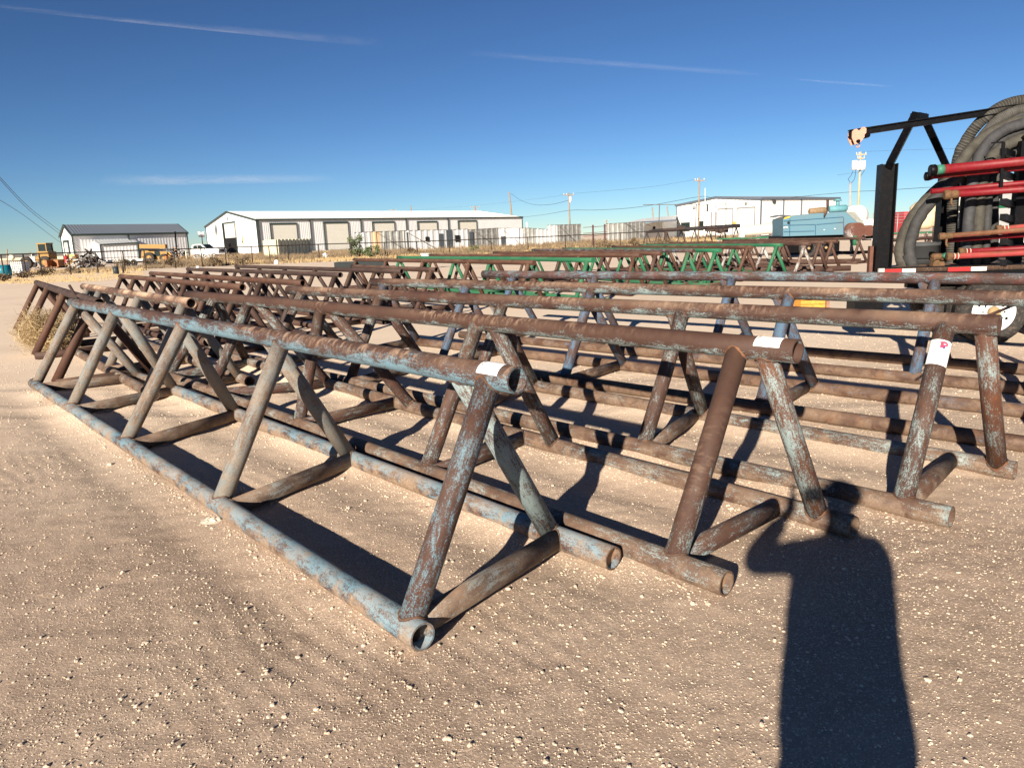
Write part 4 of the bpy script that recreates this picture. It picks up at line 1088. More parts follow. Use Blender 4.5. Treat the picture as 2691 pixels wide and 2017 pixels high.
for (x, y) in ((638, 626), (638, 633), (639, 638)):
    p = V(C0, Gb, x, y); mb = MB(); mb.bar(p - u * .08 - gl.normalized() * .5, p - u * .08 + gl.normalized() * .5, .05, .8); mb.build("wall_sign", plain("cream sign", (.5, .42, .22, 1), .6), B1)
# soot mark by the gable
p = V(C0, Gb, 568, 600); mb = MB(); gu = gl.normalized(); i = 0
def sootmat():
    mt = bpy.data.materials.new("soot stain"); mt.use_nodes = True; t = mt.node_tree; bs = t.nodes["Principled BSDF"]; bs.inputs['Base Color'].default_value = (.05, .05, .05, 1); bs.inputs['Roughness'].default_value = .9
    uv = t.nodes.new("ShaderNodeUVMap"); uv.uv_map = "UVMap"; sp = t.nodes.new("ShaderNodeSeparateXYZ"); t.links.new(uv.outputs[0], sp.inputs[0])
    f = lambda s_: math_(t, 'MULTIPLY', math_(t, 'MULTIPLY', s_, math_(t, 'SUBTRACT', 1.0, s_)), 4.0, clamp=True)
    al = math_(t, 'POWER', math_(t, 'MULTIPLY', f(sp.outputs[0]), f(sp.outputs[1])), 2.4); t.links.new(math_(t, 'MULTIPLY', al, .75), bs.inputs['Alpha']); return mt
q = [p + gu * 2.1 + Vector((0, 0, -2.6)), p - gu * 2.1 + Vector((0, 0, -2.6)), p - gu * 2.1 + Vector((0, 0, 1.9)), p + gu * 2.1 + Vector((0, 0, 1.9))]
mb.quad(*[x - u * .10 for x in q]); mb.build("soot_stain", sootmat(), B1)
mb = MB(); mb.box((C0 + C1 + gl) / 2 * 1.0 + Vector((0, 0, .15)), (C1 - C0).length and ((C1 - C0).length + 3, gl.length + 3, .3), Matrix((u, Vector((-u.y, u.x, 0)), Vector((0, 0, 1)))).transposed())
mb.build("floor_slab", plain("concrete", (.4, .37, .33, 1), .9), B1)
# --- building with grey roof at the left
a0 = Y(189, 617, 122.0); a1 = Y(489, 611, 139.0); ag = Y(160, 620, 131.0); ar = Y(169, 596, 126.5)
B2, C0, C1, gl, out, u = shed("white metal building with dark grey roof at the far left", a0, a1, (ag - a0), a0.z, ar.z + .3, WSIDE, RG, DTRIM, name="metal_building", pitch=.55, base=.1)
p = V(C0, C1, 338, 630); p = Vector((p.x, p.y, 0)) + out * .14; mb = MB(); mb.bar(p + Vector((0, 0, .1)), p + Vector((0, 0, a0.z)), .3, .14, up=u); mb.build("downspout", DTRIM, B2)
wallrect(B2, C0, C0 + gl, -u, (181, 633), (168, 635), .1, "roller_door", DOOR, off=.06, frame=DTRIM, fw=.4, slats=True)
l0 = Y(262, 643, 115.0); l1 = Y(361, 638, 119.0); lw = V(C0, C1, 246, 634); lw2 = V(C0, C1, 356, 631)
LT = empty("lean_to_shed", (l0.x, l0.y + 2, 0), "small white lean-to shed standing in front of the grey-roofed building", "shed")
lo = Vector(((l1 - l0).y, -(l1 - l0).x, 0)).normalized(); z = Vector((0, 0, 1))
mb = MB(); ribs(mb, l0, l1, 0, l0.z, .5, .025, lo); mb.build("wall", WSIDE, LT)
mb = MB(); L0 = Vector((l0.x, l0.y, 0)); Lb = Vector((lw.x, lw.y, 0)); L1 = Vector((l1.x, l1.y, 0)); Lb1 = Vector((lw2.x, lw2.y, 0))
mb.quad(L0, Lb, Lb + z * lw.z, L0 + z * l0.z); mb.quad(L1, Lb1, Lb1 + z * lw.z, L1 + z * l0.z); mb.build("end_wall", WSIDE, LT)
mb = MB(); roof(mb, l0 + lo * .2 + z * .05, l1 + lo * .2 + z * .05, lw + z * .1, lw2 + z * .1, .5, .05); mb.build("roof", plain("pale roof", (.55, .56, .55, 1), .5), LT)
mb = MB(); mb.bar(l0 + lo * .25, l1 + lo * .25, .1, .22); mb.bar(L0 + lo * .1, L0 + lo * .1 + z * l0.z, .22, .1, up=Vector((1, 0, 0))); mb.bar(L1 + lo * .1, L1 + lo * .1 + z * l0.z, .5, .1, up=Vector((1, 0, 0))); mb.build("trim", DTRIM, LT)
# --- white building at the right
D = 122.0; c0 = Y(2000, 521, D); c1 = Y(2203, 519, D * 1.10); cg = Y(1779, 538, D * 1.135)
rr = Y(1883, 517, D * 1.06)
B3, C0, C1, gl, out, u = shed("bright white metal building on the right, with tall doors in its gable", c0, c1, cg - c0, c0.z, rr.z, plain("clean white sheet", (.66, .655, .63, 1), .5, 0, .02, .5), RG, plain("slate trim", (.09, .11, .14, 1), .5), name="metal_building", pitch=.9, base=.2)
for (xa, xb, yt) in ((1987 - 2, 1939, 546), (1927, 1884, 549)):
    wallrect(B3, C0, C0 + gl, -u, (xa, yt - 2), (xb, yt + 1), .3, "roller_door", WHT_BODY, off=.06, frame=plain("thin grey edge", (.22, .22, .22, 1)), fw=.22)
for (xa, xb, yt) in ((1814, 1790, 590), (1848, 1840, 587)):
    a = V(C0, C0 + gl, xa, yt); b = V(C0, C0 + gl, xb, yt + 12); mb = MB(); mb.box((a + b) / 2 - u * .08, ((a - b).length * .9, .1, 1.6), Matrix((gl.normalized(), Vector((0, 0, 1)).cross(gl.normalized()), Vector((0, 0, 1)))).transposed()); mb.build("window", plain("dark glass", (.01, .02, .02, 1), .15), B3)
for (x, y, P1_) in ((1963, 533, C0 + gl), (1826, 545, C0 + gl), (1932, 585, C0 + gl)):
    p = V(C0, P1_, x, y); mb = MB(); mb.box(p - u * .25, (.4, .4, .4)); mb.build("wall_lamp", plain("grey metal", (.25, .25, .25, 1), .5, .3) if y < 580 else plain("orange sign", (.8, .35, .05, 1), .5), B3)
for x in (2057, 2104):
    p = V(C0, C1, x, 560); p = Vector((p.x, p.y, 0)) + out * .12; mb = MB(); mb.bar(p, p + Vector((0, 0, c0.z)), .18, .14, up=u); mb.build("downspout", plain("slate trim", (.09, .11, .14, 1), .5), B3)
p = V(C0, C1, 2032, 529); mb = MB(); mb.tube([p + out * .1, p + out * .3], .38, 16); mb.build("wall_fan", plain("dark vent", (.05, .05, .05, 1), .6), B3)
# open lean-to with white roof left of it
e0 = Y(1645, 585, 128); e1 = Y(1776, 577, 120); r0 = Y(1690, 575, 140); r1 = Y(1779, 566, 138)
AW = empty("open_shed", (e0.x, 130, 0), "low open shed with white roof joined to the left of the bright white building", "shed")
mb = MB(); roof(mb, e0, e1, r0, r1, .6, .05); mb.build("roof", RW, AW)
mb = MB(); mb.bar(e0 + Vector((0, -.1, -.1)), e1 + Vector((0, -.1, -.1)), .1, .25); mb.build("trim", plain("slate trim", (.09, .11, .14, 1), .5), AW)
w0 = Y(1694, 600, 134); w1 = Y(1741, 600, 132); w2 = Y(1779, 600, 137)
mb = MB(); mb.quad((w0.x, w0.y, 0), (w1.x, w1.y, 0), (w1.x, w1.y, 3.3), (w0.x, w0.y, 3.0)); mb.quad((w1.x, w1.y, 0), (w2.x, w2.y, 0), (w2.x, w2.y, 3.5), (w1.x, w1.y, 3.3)); mb.build("wall", WSIDE, AW)
p = V(w0, w1, 1719, 600); mb = MB(); mb.box((p.x, p.y - .1, p.z), (.5, .1, .65)); mb.build("window", DARK, AW)
for x in (1731, 1779):
    p = Y(x, 590, 121); mb = MB(); mb.tube([(p.x, p.y, 0), (p.x, p.y, 3.4)], .05, 6); mb.build("post", DTRIM, AW)
# small white hut and pipes near it
p = Y(2033, 575, 100); HT = empty("small_hut", (p.x + 1.3, p.y, 0), "small white hut beyond the left end of the blue engine housing", "hut")
mb = MB(); mb.box((p.x + 1.4, p.y, 1.15), (2.8, 2, 2.3)); mb.build("wall", WHT_BODY, HT)
mb = MB(); a = Y(2031, 570, 99); b = Y(2048, 566, 99); c = Y(2070, 568, 99); mb.bar(a, b, 2.3, .12); mb.bar(b, c, 2.3, .12); mb.build("roof", plain("slate trim", (.09, .11, .14, 1), .5), HT)
p2 = Y(2047, 584, 98.9); mb = MB(); mb.box((p2.x, p2.y, 1.2), (.6, .1, .7)); mb.build("window", plain("grey frame", (.4, .4, .4, 1)), HT)

# --- weathered ribbed metal walls standing in a row
WTH = plain("weathered galvanised sheet", (0.34, 0.34, 0.32, 1), .55, .1, .35, 1.3, 0, dirt=(.28, .2, .14, 1), dirt_amt=.35)
WTHW = plain("white ribbed sheet", (0.50, 0.51, 0.51, 1), .5, 0, .10, 1.0, 0, dirt=(.35, .3, .25, 1), dirt_amt=.2)
WTHG = plain("grey streaked sheet", (0.20, 0.20, 0.19, 1), .6, .1, .45, 2.2, 0, dirt=(.2, .14, .1, 1), dirt_amt=.4)
TANS = plain("tan sheet", (0.62, 0.42, 0.25, 1), .6, 0, .1, 1)
CREAM = plain("cream sheet", (0.66, 0.63, 0.46, 1), .6, 0, .15, 2, 0, dirt=(.35, .28, .15, 1), dirt_amt=.4)
BRC = plain("brace steel", (0.10, 0.08, 0.07, 1), .7, .3, .2, 4)
def dpt(x): return 92 + (x - 860) * .034
def panelwall(label, segs, y0, y1, brace=None, doors=(), wins=(), lean=0.0):
    """segs: list of (x0, x1, material, pitch) in picture columns"""
    xs, xe = segs[0][0], segs[-1][1]; P0 = Y(xs, 640, dpt(xs)); P1 = Y(xe, 640, dpt(xe)); T = [V(P0, P1, xs, y0).z, V(P0, P1, xe, y1).z]
    root = empty("ribbed_metal_wall", ((P0.x + P1.x) / 2, (P0.y + P1.y) / 2, 0), label, "metal wall", "weathered ribbed metal walls standing in a row")
    u = Vector((P1.x - P0.x, P1.y - P0.y, 0)).normalized(); out = Vector((u.y, -u.x, 0)); LL = Vector((P1.x - P0.x, P1.y - P0.y, 0)).length
    for (a, b, mt, pitch) in segs:
        A = V(P0, P1, a, 640); B = V(P0, P1, b, 640); sa = (A - P0).dot(u)
        mb = MB(); ribs(mb, A, B, .0, lambda s_: T[0] + (T[1] - T[0]) * min(1, (sa + s_) / LL) + .03 * math.sin((sa + s_) * 5), pitch, pitch * .09, out); mb.build("sheet", mt, root)
    for (a, b, yt, yb) in doors:
        A = V(P0, P1, a, yt); B = V(P0, P1, b, yb); mb = MB(); c = (A + B) / 2; z1_ = A.z; z0_ = max(0, B.z)
        mb.box(Vector((c.x, c.y, (z0_ + z1_) / 2)) + out * .16, ((Vector((B.x, B.y, 0)) - Vector((A.x, A.y, 0))).length, .05, z1_ - z0_), Matrix((u, Vector((-u.y, u.x, 0)), Vector((0, 0, 1)))).transposed()); mb.build("door", plain("slate door", (.055, .065, .075, 1), .6), root)
    for (a, b, yt, yb) in wins:
        A = V(P0, P1, a, yt); B = V(P0, P1, b, yb); mb = MB(); c = (A + B) / 2
        mb.box(c + out * .16, ((Vector((B.x, B.y, 0)) - Vector((A.x, A.y, 0))).length, .05, abs(A.z - B.z)), Matrix((u, Vector((-u.y, u.x, 0)), Vector((0, 0, 1)))).transposed()); mb.build("window_opening", DARK, root)
    if brace:
        for (xa, ya, xb, yb) in brace:
            A = V(P0, P1, xa, ya) + out * .2; B = Y(xb, yb, dpt(xb) - 2.2); B.z = max(0.0, B.z); mb = MB(); mb.tube([A, B], .035, 6); mb.build("brace", BRC, root)
    mb = MB(); z = Vector((0, 0, 1)); mb.bar(Vector((P0.x, P0.y, T[0])) , Vector((P1.x, P1.y, T[1])), .07, .07); mb.build("top_rail", BRC, root)
    return root
panelwall("low wall piece with a tan strip behind the green bush", ((934, 976, WTHW, .8), (977, 1001, TANS, 1.0), (1002, 1066, WTH, 1.0)), 611, 606, brace=((985, 609, 1070, 660),))
panelwall("white wall piece with one small black window and a slate door", ((1066, 1170, WTHW, .9),), 606, 604, brace=((1071, 612, 1160, 664),), doors=((1152, 1166, 614, 670), (1067, 1073, 610, 670)), wins=((1116, 1126, 622, 634),))
panelwall("wall piece with a black doorway beside a larger black window", ((1171, 1231, WTHW, .8),), 604, 602, doors=((1171, 1190, 604, 680),), wins=((1194, 1207, 618, 635),))
panelwall("dull grey streaked wall piece with long brace", ((1231, 1311, WTHG, .9),), 604, 599, brace=((1242, 606, 1315, 655),), doors=((1232, 1244, 609, 666),))
panelwall("white wall piece with short slate door beside smooth siding", ((1311, 1331, WHT_BODY, 2.0), (1331, 1374, plain("white siding", (.82, .82, .80, 1), .5), 3.0)), 600, 600, doors=((1315, 1328, 621, 655),), brace=((1318, 603, 1362, 636),))
panelwall("uneven pale wall piece of bent panels", ((1374, 1409, WTH, .7), (1409, 1440, WTHW, .7)), 598, 603)
panelwall("grey ribbed wall piece left of the open gap", ((1440, 1466, WTHW, .8), (1466, 1528, WTHG, .8)), 592, 589, brace=((1468, 594, 1520, 640),))
panelwall("grey ribbed wall piece right of the open gap", ((1594, 1645, WTH, .9), (1645, 1696, WTHG, .8)), 588, 583, brace=((1645, 588, 1700, 628), (1700, 590, 1712, 595)))
# cream ribbed container
p0 = Y(724, 629, 86); p1 = Y(818, 629, 95); pz = Y(690, 632, 95)
CC = empty("cream_container", ((p0.x + p1.x) / 2, 92, 0), "cream ribbed container in front of the long white building", "container")
mb = MB(); ribs(mb, p0, p1, 0, p0.z, .9, .16, Vector((.6, -.8, 0)).normalized()); mb.build("side", CREAM, CC)
mb = MB(); ribs(mb, pz, p0, 0, p0.z, 3.0, .04, Vector((-.5, -.8, 0))); mb.build("end_wall", CREAM, CC)
mb = MB(); mb.quad(Vector((p0.x, p0.y, p0.z)), Vector((p1.x, p1.y, p0.z)), Vector((p1.x + pz.x - p0.x, p1.y + pz.y - p0.y, p0.z)), Vector((pz.x, pz.y, p0.z))); mb.build("roof", CREAM, CC)

# --- pipe fence along the yard
PF = plain("dark fence pipe", (0.035, 0.026, 0.022, 1), .7, .2, .2, 5)
def fline(x):                                # depth of the fence under picture column x
    return 52 + 18 * min(1, max(0, x / 820)) + 8 * max(0, (x - 820) / 900)
ftop = [(-120, 674), (0, 669), (240, 662), (380, 657), (520, 653), (820, 642.5), (1100, 634.5), (1440, 621.5), (1694, 609), (1945, 597)]
FR = empty("pipe_fence", Y(600, 650, 66) * 1.0 - Vector((0, 0, Y(600, 650, 66).z)), "long dark welded pipe fence with a single top rail around the yard", "fence")
fp = [Y(x, y, fline(x)) for x, y in ftop]
mb = MB(); mb.tube(fp, .045, 8); mb.build("top_rail", PF, FR)
def fz(x):
    for (a, ya), (b, yb) in zip(ftop[:-1], ftop[1:]):
        if a <= x <= b: return ya + (yb - ya) * (x - a) / (b - a)
for x in (-60, 2, 60, 102, 178, 250, 322, 378, 456, 527, 590, 660, 706, 755, 836, 922, 1010, 1095, 1180, 1290, 1387, 1485, 1560, 1630, 1700, 1800, 1900):
    p = Y(x, fz(x), fline(x)); mb = MB(); mb.tube([(p.x, p.y, 0), (p.x, p.y, p.z)], .045, 8); mb.build("post", PF, FR)
mb = MB(); q = [Y(x, fz(x) + 17, fline(x)) for x in (-100, 0, 100, 240, 380)]; mb.tube(q, .02, 6); mb.build("mid_rail", PF, FR)
# two heavy brown gate posts with stub arms in the gap
for (x, yt, l) in ((1558, 591, "left"), (1589, 589, "right")):
    p = Y(x, yt, 84); mb = MB(); mb.tube([(p.x, p.y, 0), (p.x, p.y, p.z)], .10, 10)
    for dz in (.25, .9, 1.25): mb.bar((p.x - 1.1, p.y, p.z - dz), (p.x + .3, p.y, p.z - dz + .05), .06, .06)
    tag(mb.build("gate_post", plain("maroon post", (.09, .04, .04, 1), .7), None, origin=(p.x, p.y, 0)), "maroon steel gate post with stub arms, %s one in the gap between the ribbed walls" % l, "gate post")

# --- poles and wires
WOOD = plain("weathered pole wood", (0.27, 0.20, 0.14, 1), .85, 0, .2, 3)
PALEWD = plain("new pole wood", (0.42, 0.33, 0.20, 1), .85, 0, .15, 3)
GALV = plain("pale insulator grey", (.6, .6, .6, 1), .5, .1, .1, 5)
def pole(lab, xt, yt, xb, d, r=.15, arms=((0.5, 2.4),), mt=WOOD, tr=None, name="utility_pole"):
    top = Y(xt, yt, d); bt = Y(xb[0], xb[1], d); k = (top.z - 0) / max(.1, (top.z - bt.z)); bx = top.x + (bt.x - top.x) * k
    root = empty(name, (bx, d, 0), lab, "utility pole" if name == "utility_pole" else "pole")
    mb = MB(); mb.tube([(bx, d, 0), tuple(top)], [r, r * .65], 8); mb.build("shaft", mt, root)
    for (dz, wd) in arms:
        mb = MB(); mb.bar((top.x - wd / 2, d - .15, top.z - dz), (top.x + wd / 2, d - .15, top.z - dz), .12, .14); ins = MB()
        mb.build("crossarm", mt, root)
        for q in (-.45, -.2, .45):
            ins.tube([(top.x + wd * q, d - .15, top.z - dz + .07), (top.x + wd * q, d - .15, top.z - dz + .3)], .06, 6)
        ins.build("insulator", GALV, root)
    if tr:
        for (px, py, rr_, hh_) in tr:
            p = Y(px, py, d - .4); mb = MB(); mb.tube([p, p + Vector((0, 0, hh_))], rr_, 12); mb.build("transformer", plain("white transformer", (.78, .78, .76, 1), .4), root)
    return root
pole("pole carrying two transformers left of the long white building", 529, 608, (532.5, 640), 150, .13, ((.3, 1.4),), tr=((526, 623, .28, 1.0), (535, 623, .28, 1.0)))
pole("distant pole whose crossarm just shows over the white roof, left one", 1033, 549, (1034, 556), 290, .2, ((.4, 2.8),))
pole("bare distant pole top over the white roof", 1079, 541, (1080, 556), 260, .28, ())
pole("distant double pole with wide crossarm over the white roof", 1248, 541, (1249, 556), 260, .3, ((.4, 3.4), (1.3, 2.4)))
pole("bare leaning pole rising behind the right end of the long white building", 1338, 504, (1344, 564), 205, .28, ())
pole("tall pole with one crossarm and small transformer above the ribbed walls", 1494, 506, (1497.5, 590), 120, .15, ((.4, 1.7),), tr=((1499, 532, .18, .9),))
pole("short far pole with crossarm at the right edge of the open gap", 1593.5, 578, (1594, 592), 250, .25, ((.3, 1.6),))
pole("tall weathered pole in front of the bright white building", 1838, 466, (1835.5, 601), 105, .15, ((.45, 1.4),))
pole("tall pale pole with white transformers, near the black trailer post", 2262, 399, (2254, 570), 95, .17, ((.35, 1.3), (.8, .9)), mt=PALEWD, tr=((2245.5, 446, .35, 1.1), (2254, 447, .3, 1.05), (2266.5, 446, .35, 1.1)))
pole("short bare pale pole beside the pole with white transformers", 2234.5, 480, (2234.5, 555), 95, .13, (), mt=plain("pinkish pole wood", (.5, .3, .22, 1), .8), name="bare_pole")
for (lab, xt, yt, xb, yb, d, r) in (("thin grey post above the open shed roof, left of two", 1714, 544, 1716, 573, 140, .12), ("thin brown post above the open shed roof, right of two", 1753, 542, 1756, 567, 142, .10), ("white antenna mast above the bright white roof", 1853, 494, 1853, 516, 130, .045), ("dark short stub post behind the end of the long white building", 1384, 584, 1385, 597, 130, .12), ("thin post at the far left beyond the blue tub", 18, 655, 19, 682, 120, .1), ("thin lamp post left of the yellow loader", 78, 661, 81, 700, 90, .05)):
    t_ = Y(xt, yt, d); b_ = Y(xb, yb, d); k = t_.z / (t_.z - b_.z); mb = MB(); mb.tube([(t_.x + (b_.x - t_.x) * k, d, 0), tuple(t_)], r, 8)
    tag(mb.build("bare_pole", plain("white mast", (.8, .8, .8, 1)) if "white" in lab else WOOD, None, origin=(t_.x + (b_.x - t_.x) * k, d, 0)), lab, "pole")
def wire(lab, pts, r=.02, name="overhead_wire", cat="wire"):
    P = catmull([Y(x, y, d) for x, y, d in pts], 6); mb = MB(); mb.tube(P, r, 5)
    tag(mb.build(name, plain("wire", (.03, .03, .03, 1), .6), None, origin=P[0]), lab, cat, "overhead wires")
wire("wire running low from the long white building's end to the bright white building", ((1372, 571, 190), (1430, 564, 160), (1496, 553, 120), (1560, 552, 115), (1640, 548, 112), (1720, 538, 108), (1838, 517, 105), (1870, 520, 110)), .028)
wire("sagging wire between the bare leaning pole and the tall pole with one crossarm", ((1343, 509, 205), (1370, 527, 180), (1405, 538, 160), (1450, 537, 135), (1492, 527, 120)), .03)
wire("faint high wire over the long white building", ((1049, 555, 260), (1240, 541, 250), (1430, 520, 150), (1494, 510, 120), (1700, 492, 110), (1838, 470, 105)), .012)
wire("wire rising from the bright white roof to the pale pole and the trailer post", ((2080, 519, 100), (2160, 511, 96), (2256, 503, 95), (2310, 501, 90), (2445, 492, 80)), .025)
wire("faint wire meeting the transformer pole from the left", ((2200, 460, 96), (2262, 452, 95)), .012)
wire("faint topmost wire at the pale pole running right", ((2262, 400, 95), (2330, 396, 90), (2700, 385, 80)), .010)
wire("upper one of the two paired wires slanting down at the left edge", ((-40, 425, 40), (0, 466, 46), (80, 548, 60), (160, 609, 80), (215, 656, 100)), .018)
wire("lower one of the two paired wires slanting down at the left edge", ((-40, 432, 40), (0, 472, 46), (78, 553, 60), (156, 614, 80), (212, 660, 100)), .018)
wire("single lower wire slanting down at the left edge", ((-40, 508, 40), (0, 526, 46), (70, 571, 60), (155, 634, 80), (200, 660, 95)), .016)
for (x, y, d) in ((2250, 470, 94.6), ):
    wire("looped drop cables under the white transformers", ((2242, 448, 94.6), (2236, 462, 94.6), (2229, 470, 94.6), (2230, 472, 94.6), (2234, 480, 94.6)), .03, "drop_cable", "cable")
    wire("looped drop cable right of the pale pole's shaft", ((2270, 430, 94.6), (2271, 448, 94.6), (2262, 462, 94.6)), .03, "drop_cable", "cable")
    wire("longer drop cable reaching the short bare pole", ((2248, 447, 94.6), (2247, 465, 94.6), (2242, 476, 94.6), (2236, 481, 94.6)), .03, "drop_cable", "cable")

# entrance frame and sign board in front of the bright white building
FM = plain("thin frame pipe", (.12, .11, .10, 1), .6, .2)
EF = empty("entrance_frame", Y(1830, 600, 100) - Vector((0, 0, Y(1830, 600, 100).z)), "tall thin pipe entrance frame in front of the bright white building", "frame")
mb = MB(); mb.tube([Y(1690, 538, 100), Y(1908, 536.5, 100)], .05, 6); mb.build("crossbar", FM, EF)
for (xt, yt, xb) in ((1733, 538, 1731), (1830, 537, 1827), (1908, 528, 1908)):
    a = Y(xt, yt, 100); b = Y(xb, 600, 100); mb = MB(); mb.tube([a, (b.x, b.y, 0)], .06, 6); mb.build("post", FM, EF)
SG = empty("sign_board", (Y(1871, 600, 99).x, 99, 0), "white sign board with dark lettering before the bright white building", "sign")
a = Y(1861, 538.5, 99); b = Y(1884, 556, 99); mb = MB(); mb.box(((a.x + b.x) / 2, 99, (a.z + b.z) / 2), (b.x - a.x, .08, a.z - b.z)); mb.build("board", plain("sign white", (.72, .73, .74, 1), .5), SG)
a = Y(1857, 538, 98.9); b = Y(1861, 556, 98.9); mb = MB(); mb.box(((a.x + b.x) / 2, 98.9, (a.z + b.z) / 2), (b.x - a.x, .1, a.z - b.z)); mb.build("end_panel", plain("charcoal", (.05, .05, .05, 1)), SG)
mb = MB()
for (x0, x1, y0, y1) in ((1863.5, 1865.5, 543.5, 545), (1866, 1868, 544.5, 546), (1868.4, 1870, 545, 546.2), (1873.5, 1875.2, 544, 546), (1875.8, 1877.5, 544, 546), (1879.5, 1883, 542.5, 545.6)):
    a = Y(x0, y0, 98.93); b = Y(x1, y1, 98.93); mb.box(((a.x + b.x) / 2, 98.93, (a.z + b.z) / 2), (b.x - a.x, .03, a.z - b.z))
mb.build("lettering", plain("charcoal", (.05, .05, .05, 1)), SG)
for x in (1870, 1881):
    a = Y(x, 556, 99); mb = MB(); mb.tube([a, (Y(x, 600, 99).x, 99, 0)], .06, 6); mb.build("pole", FM, SG)
# long dark pipes lying on stands at the far right yard
PL = empty("pipe_stack", (Y(1800, 610, 88).x, 88, 0), "long dark pipes lying across low stands beyond the dry grass at the right", "pipes")
for k in range(3):
    mb = MB(); mb.tube([Y(1697 + k * 8, 610 - k * 2.5, 88 + k * .3), Y(1945, 595 - k * 2.0, 86 + k * .3)], .13, 8); mb.build("pipe", plain("dark line pipe", (.035, .03, .03, 1), .6), PL)
for x in (1700, 1730, 1752, 1790, 1826, 1862, 1900, 1935):
    p = Y(x, 608 - (x - 1697) * .055, 87.6)
    mb = MB(); mb.bar((p.x - .5, p.y, 0), (p.x, p.y, p.z - .1), .1, .1, up=Vector((0, 1, 0))); mb.bar((p.x + .5, p.y, 0), (p.x, p.y, p.z - .1), .1, .1, up=Vector((0, 1, 0))); mb.build("stand", plain("dark line pipe", (.035, .03, .03, 1), .6), PL)
mb = MB(); p = Y(1770, 600, 86); mb.box((p.x, p.y, 1.75), (2.6, .5, .18)); mb.box((p.x + .9, p.y, 1.95), (.9, .4, .16)); mb.box((p.x - .9, p.y, .85), (.3, .3, 1.6)); mb.build("pipe_cradle", m_dark, PL)
mb = MB()
for k in range(14):
    p = Y(1862 + k * 3.2, 604 - rnd.random() * 4, 84 + rnd.random() * 2); mb.box(p, (rnd.uniform(.3, 1.1), .5, rnd.uniform(.2, .5)), Matrix.Rotation(rnd.uniform(-.6, .6), 3, 'Y'))
tag(mb.build("scrap_heap", m_dark, None, origin=Y(1880, 606, 84) - Vector((0, 0, Y(1880, 606, 84).z))), "dark low heap of scrap steel under the sign board", "scrap")

# --- white horizontal tank
TD = 74; ta = Y(1946, 608, TD); tb = Y(2075, 596, TD - 3); rr_ = 0.53 * (Y(2000, 590, TD).z - Y(2000, 616, TD).z)
TKW = empty("storage_tank", ((ta.x + tb.x) / 2, TD, 0), "long white horizontal tank left of the blue engine housing", "tank"); d = (tb - ta).normalized()
mb = MB(); prof = [(0, .15), (.12, .6), (.35, .88), (.7, 1)]; pts = [ta + d * rr_ * a for a, _ in prof] + [tb - d * rr_ * a for a, _ in prof[::-1]]
mb.tube(pts, [rr_ * k for _, k in prof] + [rr_ * k for _, k in prof[::-1]], 24); mb.build("shell", plain("cream tank paint", (.50, .485, .44, 1), .4, 0, .03, 3), TKW)
for x in (1951, 1991, 2031):
    p = Y(x, 610, TD - .6); mb = MB(); mb.box((p.x, p.y + .3, (p.z) / 2), (.35, rr_ * 1.5, p.z), None); mb.build("saddle", WHT_BODY, TKW)
# --- blue engine housing on a skid trailer
BD = 36.0
BLU = rustpaint("blue sheet housing", (0.085, 0.19, 0.25, 1), 0.74, base=(.2, .2, .18, 1), warm=(.25, .12, .06, 1), warm_amt=.5, topwear=.55, dust=.12, fade=.22, pscale=1.2)
BH = empty("engine_housing", (Y(2160, 600, BD).x, BD + 1, 0), "large weathered blue sheet metal engine housing on a trailer", "engine housing")
pl = [Y(x, y, BD) for x, y in ((2058, 621), (2058, 575), (2078, 568), (2128, 562), (2222, 556), (2246, 556), (2272, 589), (2252, 596), (2228, 616))]
mb = MB(); mb.prism(pl[::-1], (0, 0, 0), (0.3, 2.3, 0)); mb.build("body", BLU, BH)
mb = MB(); mb.prism([Y(x, y, BD - .03) for x, y in ((2222, 555.5), (2247, 555.5), (2273, 589), (2262, 592))], (0, 0, 0), (.3, 2.36, 0)); mb.build("sloped_front", plain("bare grey sheet", (.26, .27, .25, 1), .7, .1, .3, 3, 0, dirt=(.25, .1, .05, 1), dirt_amt=.4), BH)
mb = MB()
for (x0, y0, x1, y1) in ((2060, 581, 2216, 570), (2060, 592, 2142, 590), (2146, 590, 2216, 584), (2143, 590, 2143, 617), (2076, 575, 2075, 619), (2217, 572, 2217, 616), (2060, 609, 2140, 607)):
    mb.bar(Y(x0, y0, BD - .02), Y(x1, y1, BD - .02), .03, .025)
mb.build("panel_seam", plain("seam blue", (.03, .10, .17, 1), .7), BH)
mb = MB()
for (x, y, s_) in ((2062, 598, .10), (2066, 597, .12), (2166, 604, .06), (2194, 601, .06)): mb.box(Y(x, y, BD - .03), (s_, .02, s_ * .7))
mb.build("white_marks", WHT_BODY, BH)
mb = MB(); mb.tube([Y(2072, 585, BD - .02), Y(2072, 585, BD - .06)], .06, 12); mb.build("port", BLACK, BH)
mb = MB(); mb.prism([Y(x, y, BD - .02) for x, y in ((2059, 576), (2063, 571), (2078, 568), (2074, 572))], (0, 0, 0), (0, -.02, 0)); mb.build("yellow_patch", plain("yellow", (.8, .5, .05, 1)), BH)
def cyl(x0, y0, x1, y1, r, mt, nm, dd=1.0, seg=18):
    mb = MB(); a = Y(x0, y0, BD + dd); b = Y(x1, y1, BD + dd); q = (b - a).normalized(); mb.tube([a, a + q * r * .3, b - q * r * .3, b], [r * .75, r, r, r * .75], seg); return mb.build(nm, mt, BH)
cyl(2126, 556, 2170, 552, .16, plain("rusted muffler", (.25, .17, .10, 1), .8, .1, .3, 6), "muffler")
cyl(2178, 550, 2226, 547, .17, plain("teal cylinder", (.10, .26, .30, 1), .6, 0, .2, 4, 0, dirt=(.25, .2, .15, 1), dirt_amt=.5), "air_cleaner")
cyl(2201, 541, 2201, 528, .09, plain("teal cylinder", (.10, .26, .30, 1)), "cleaner_neck")
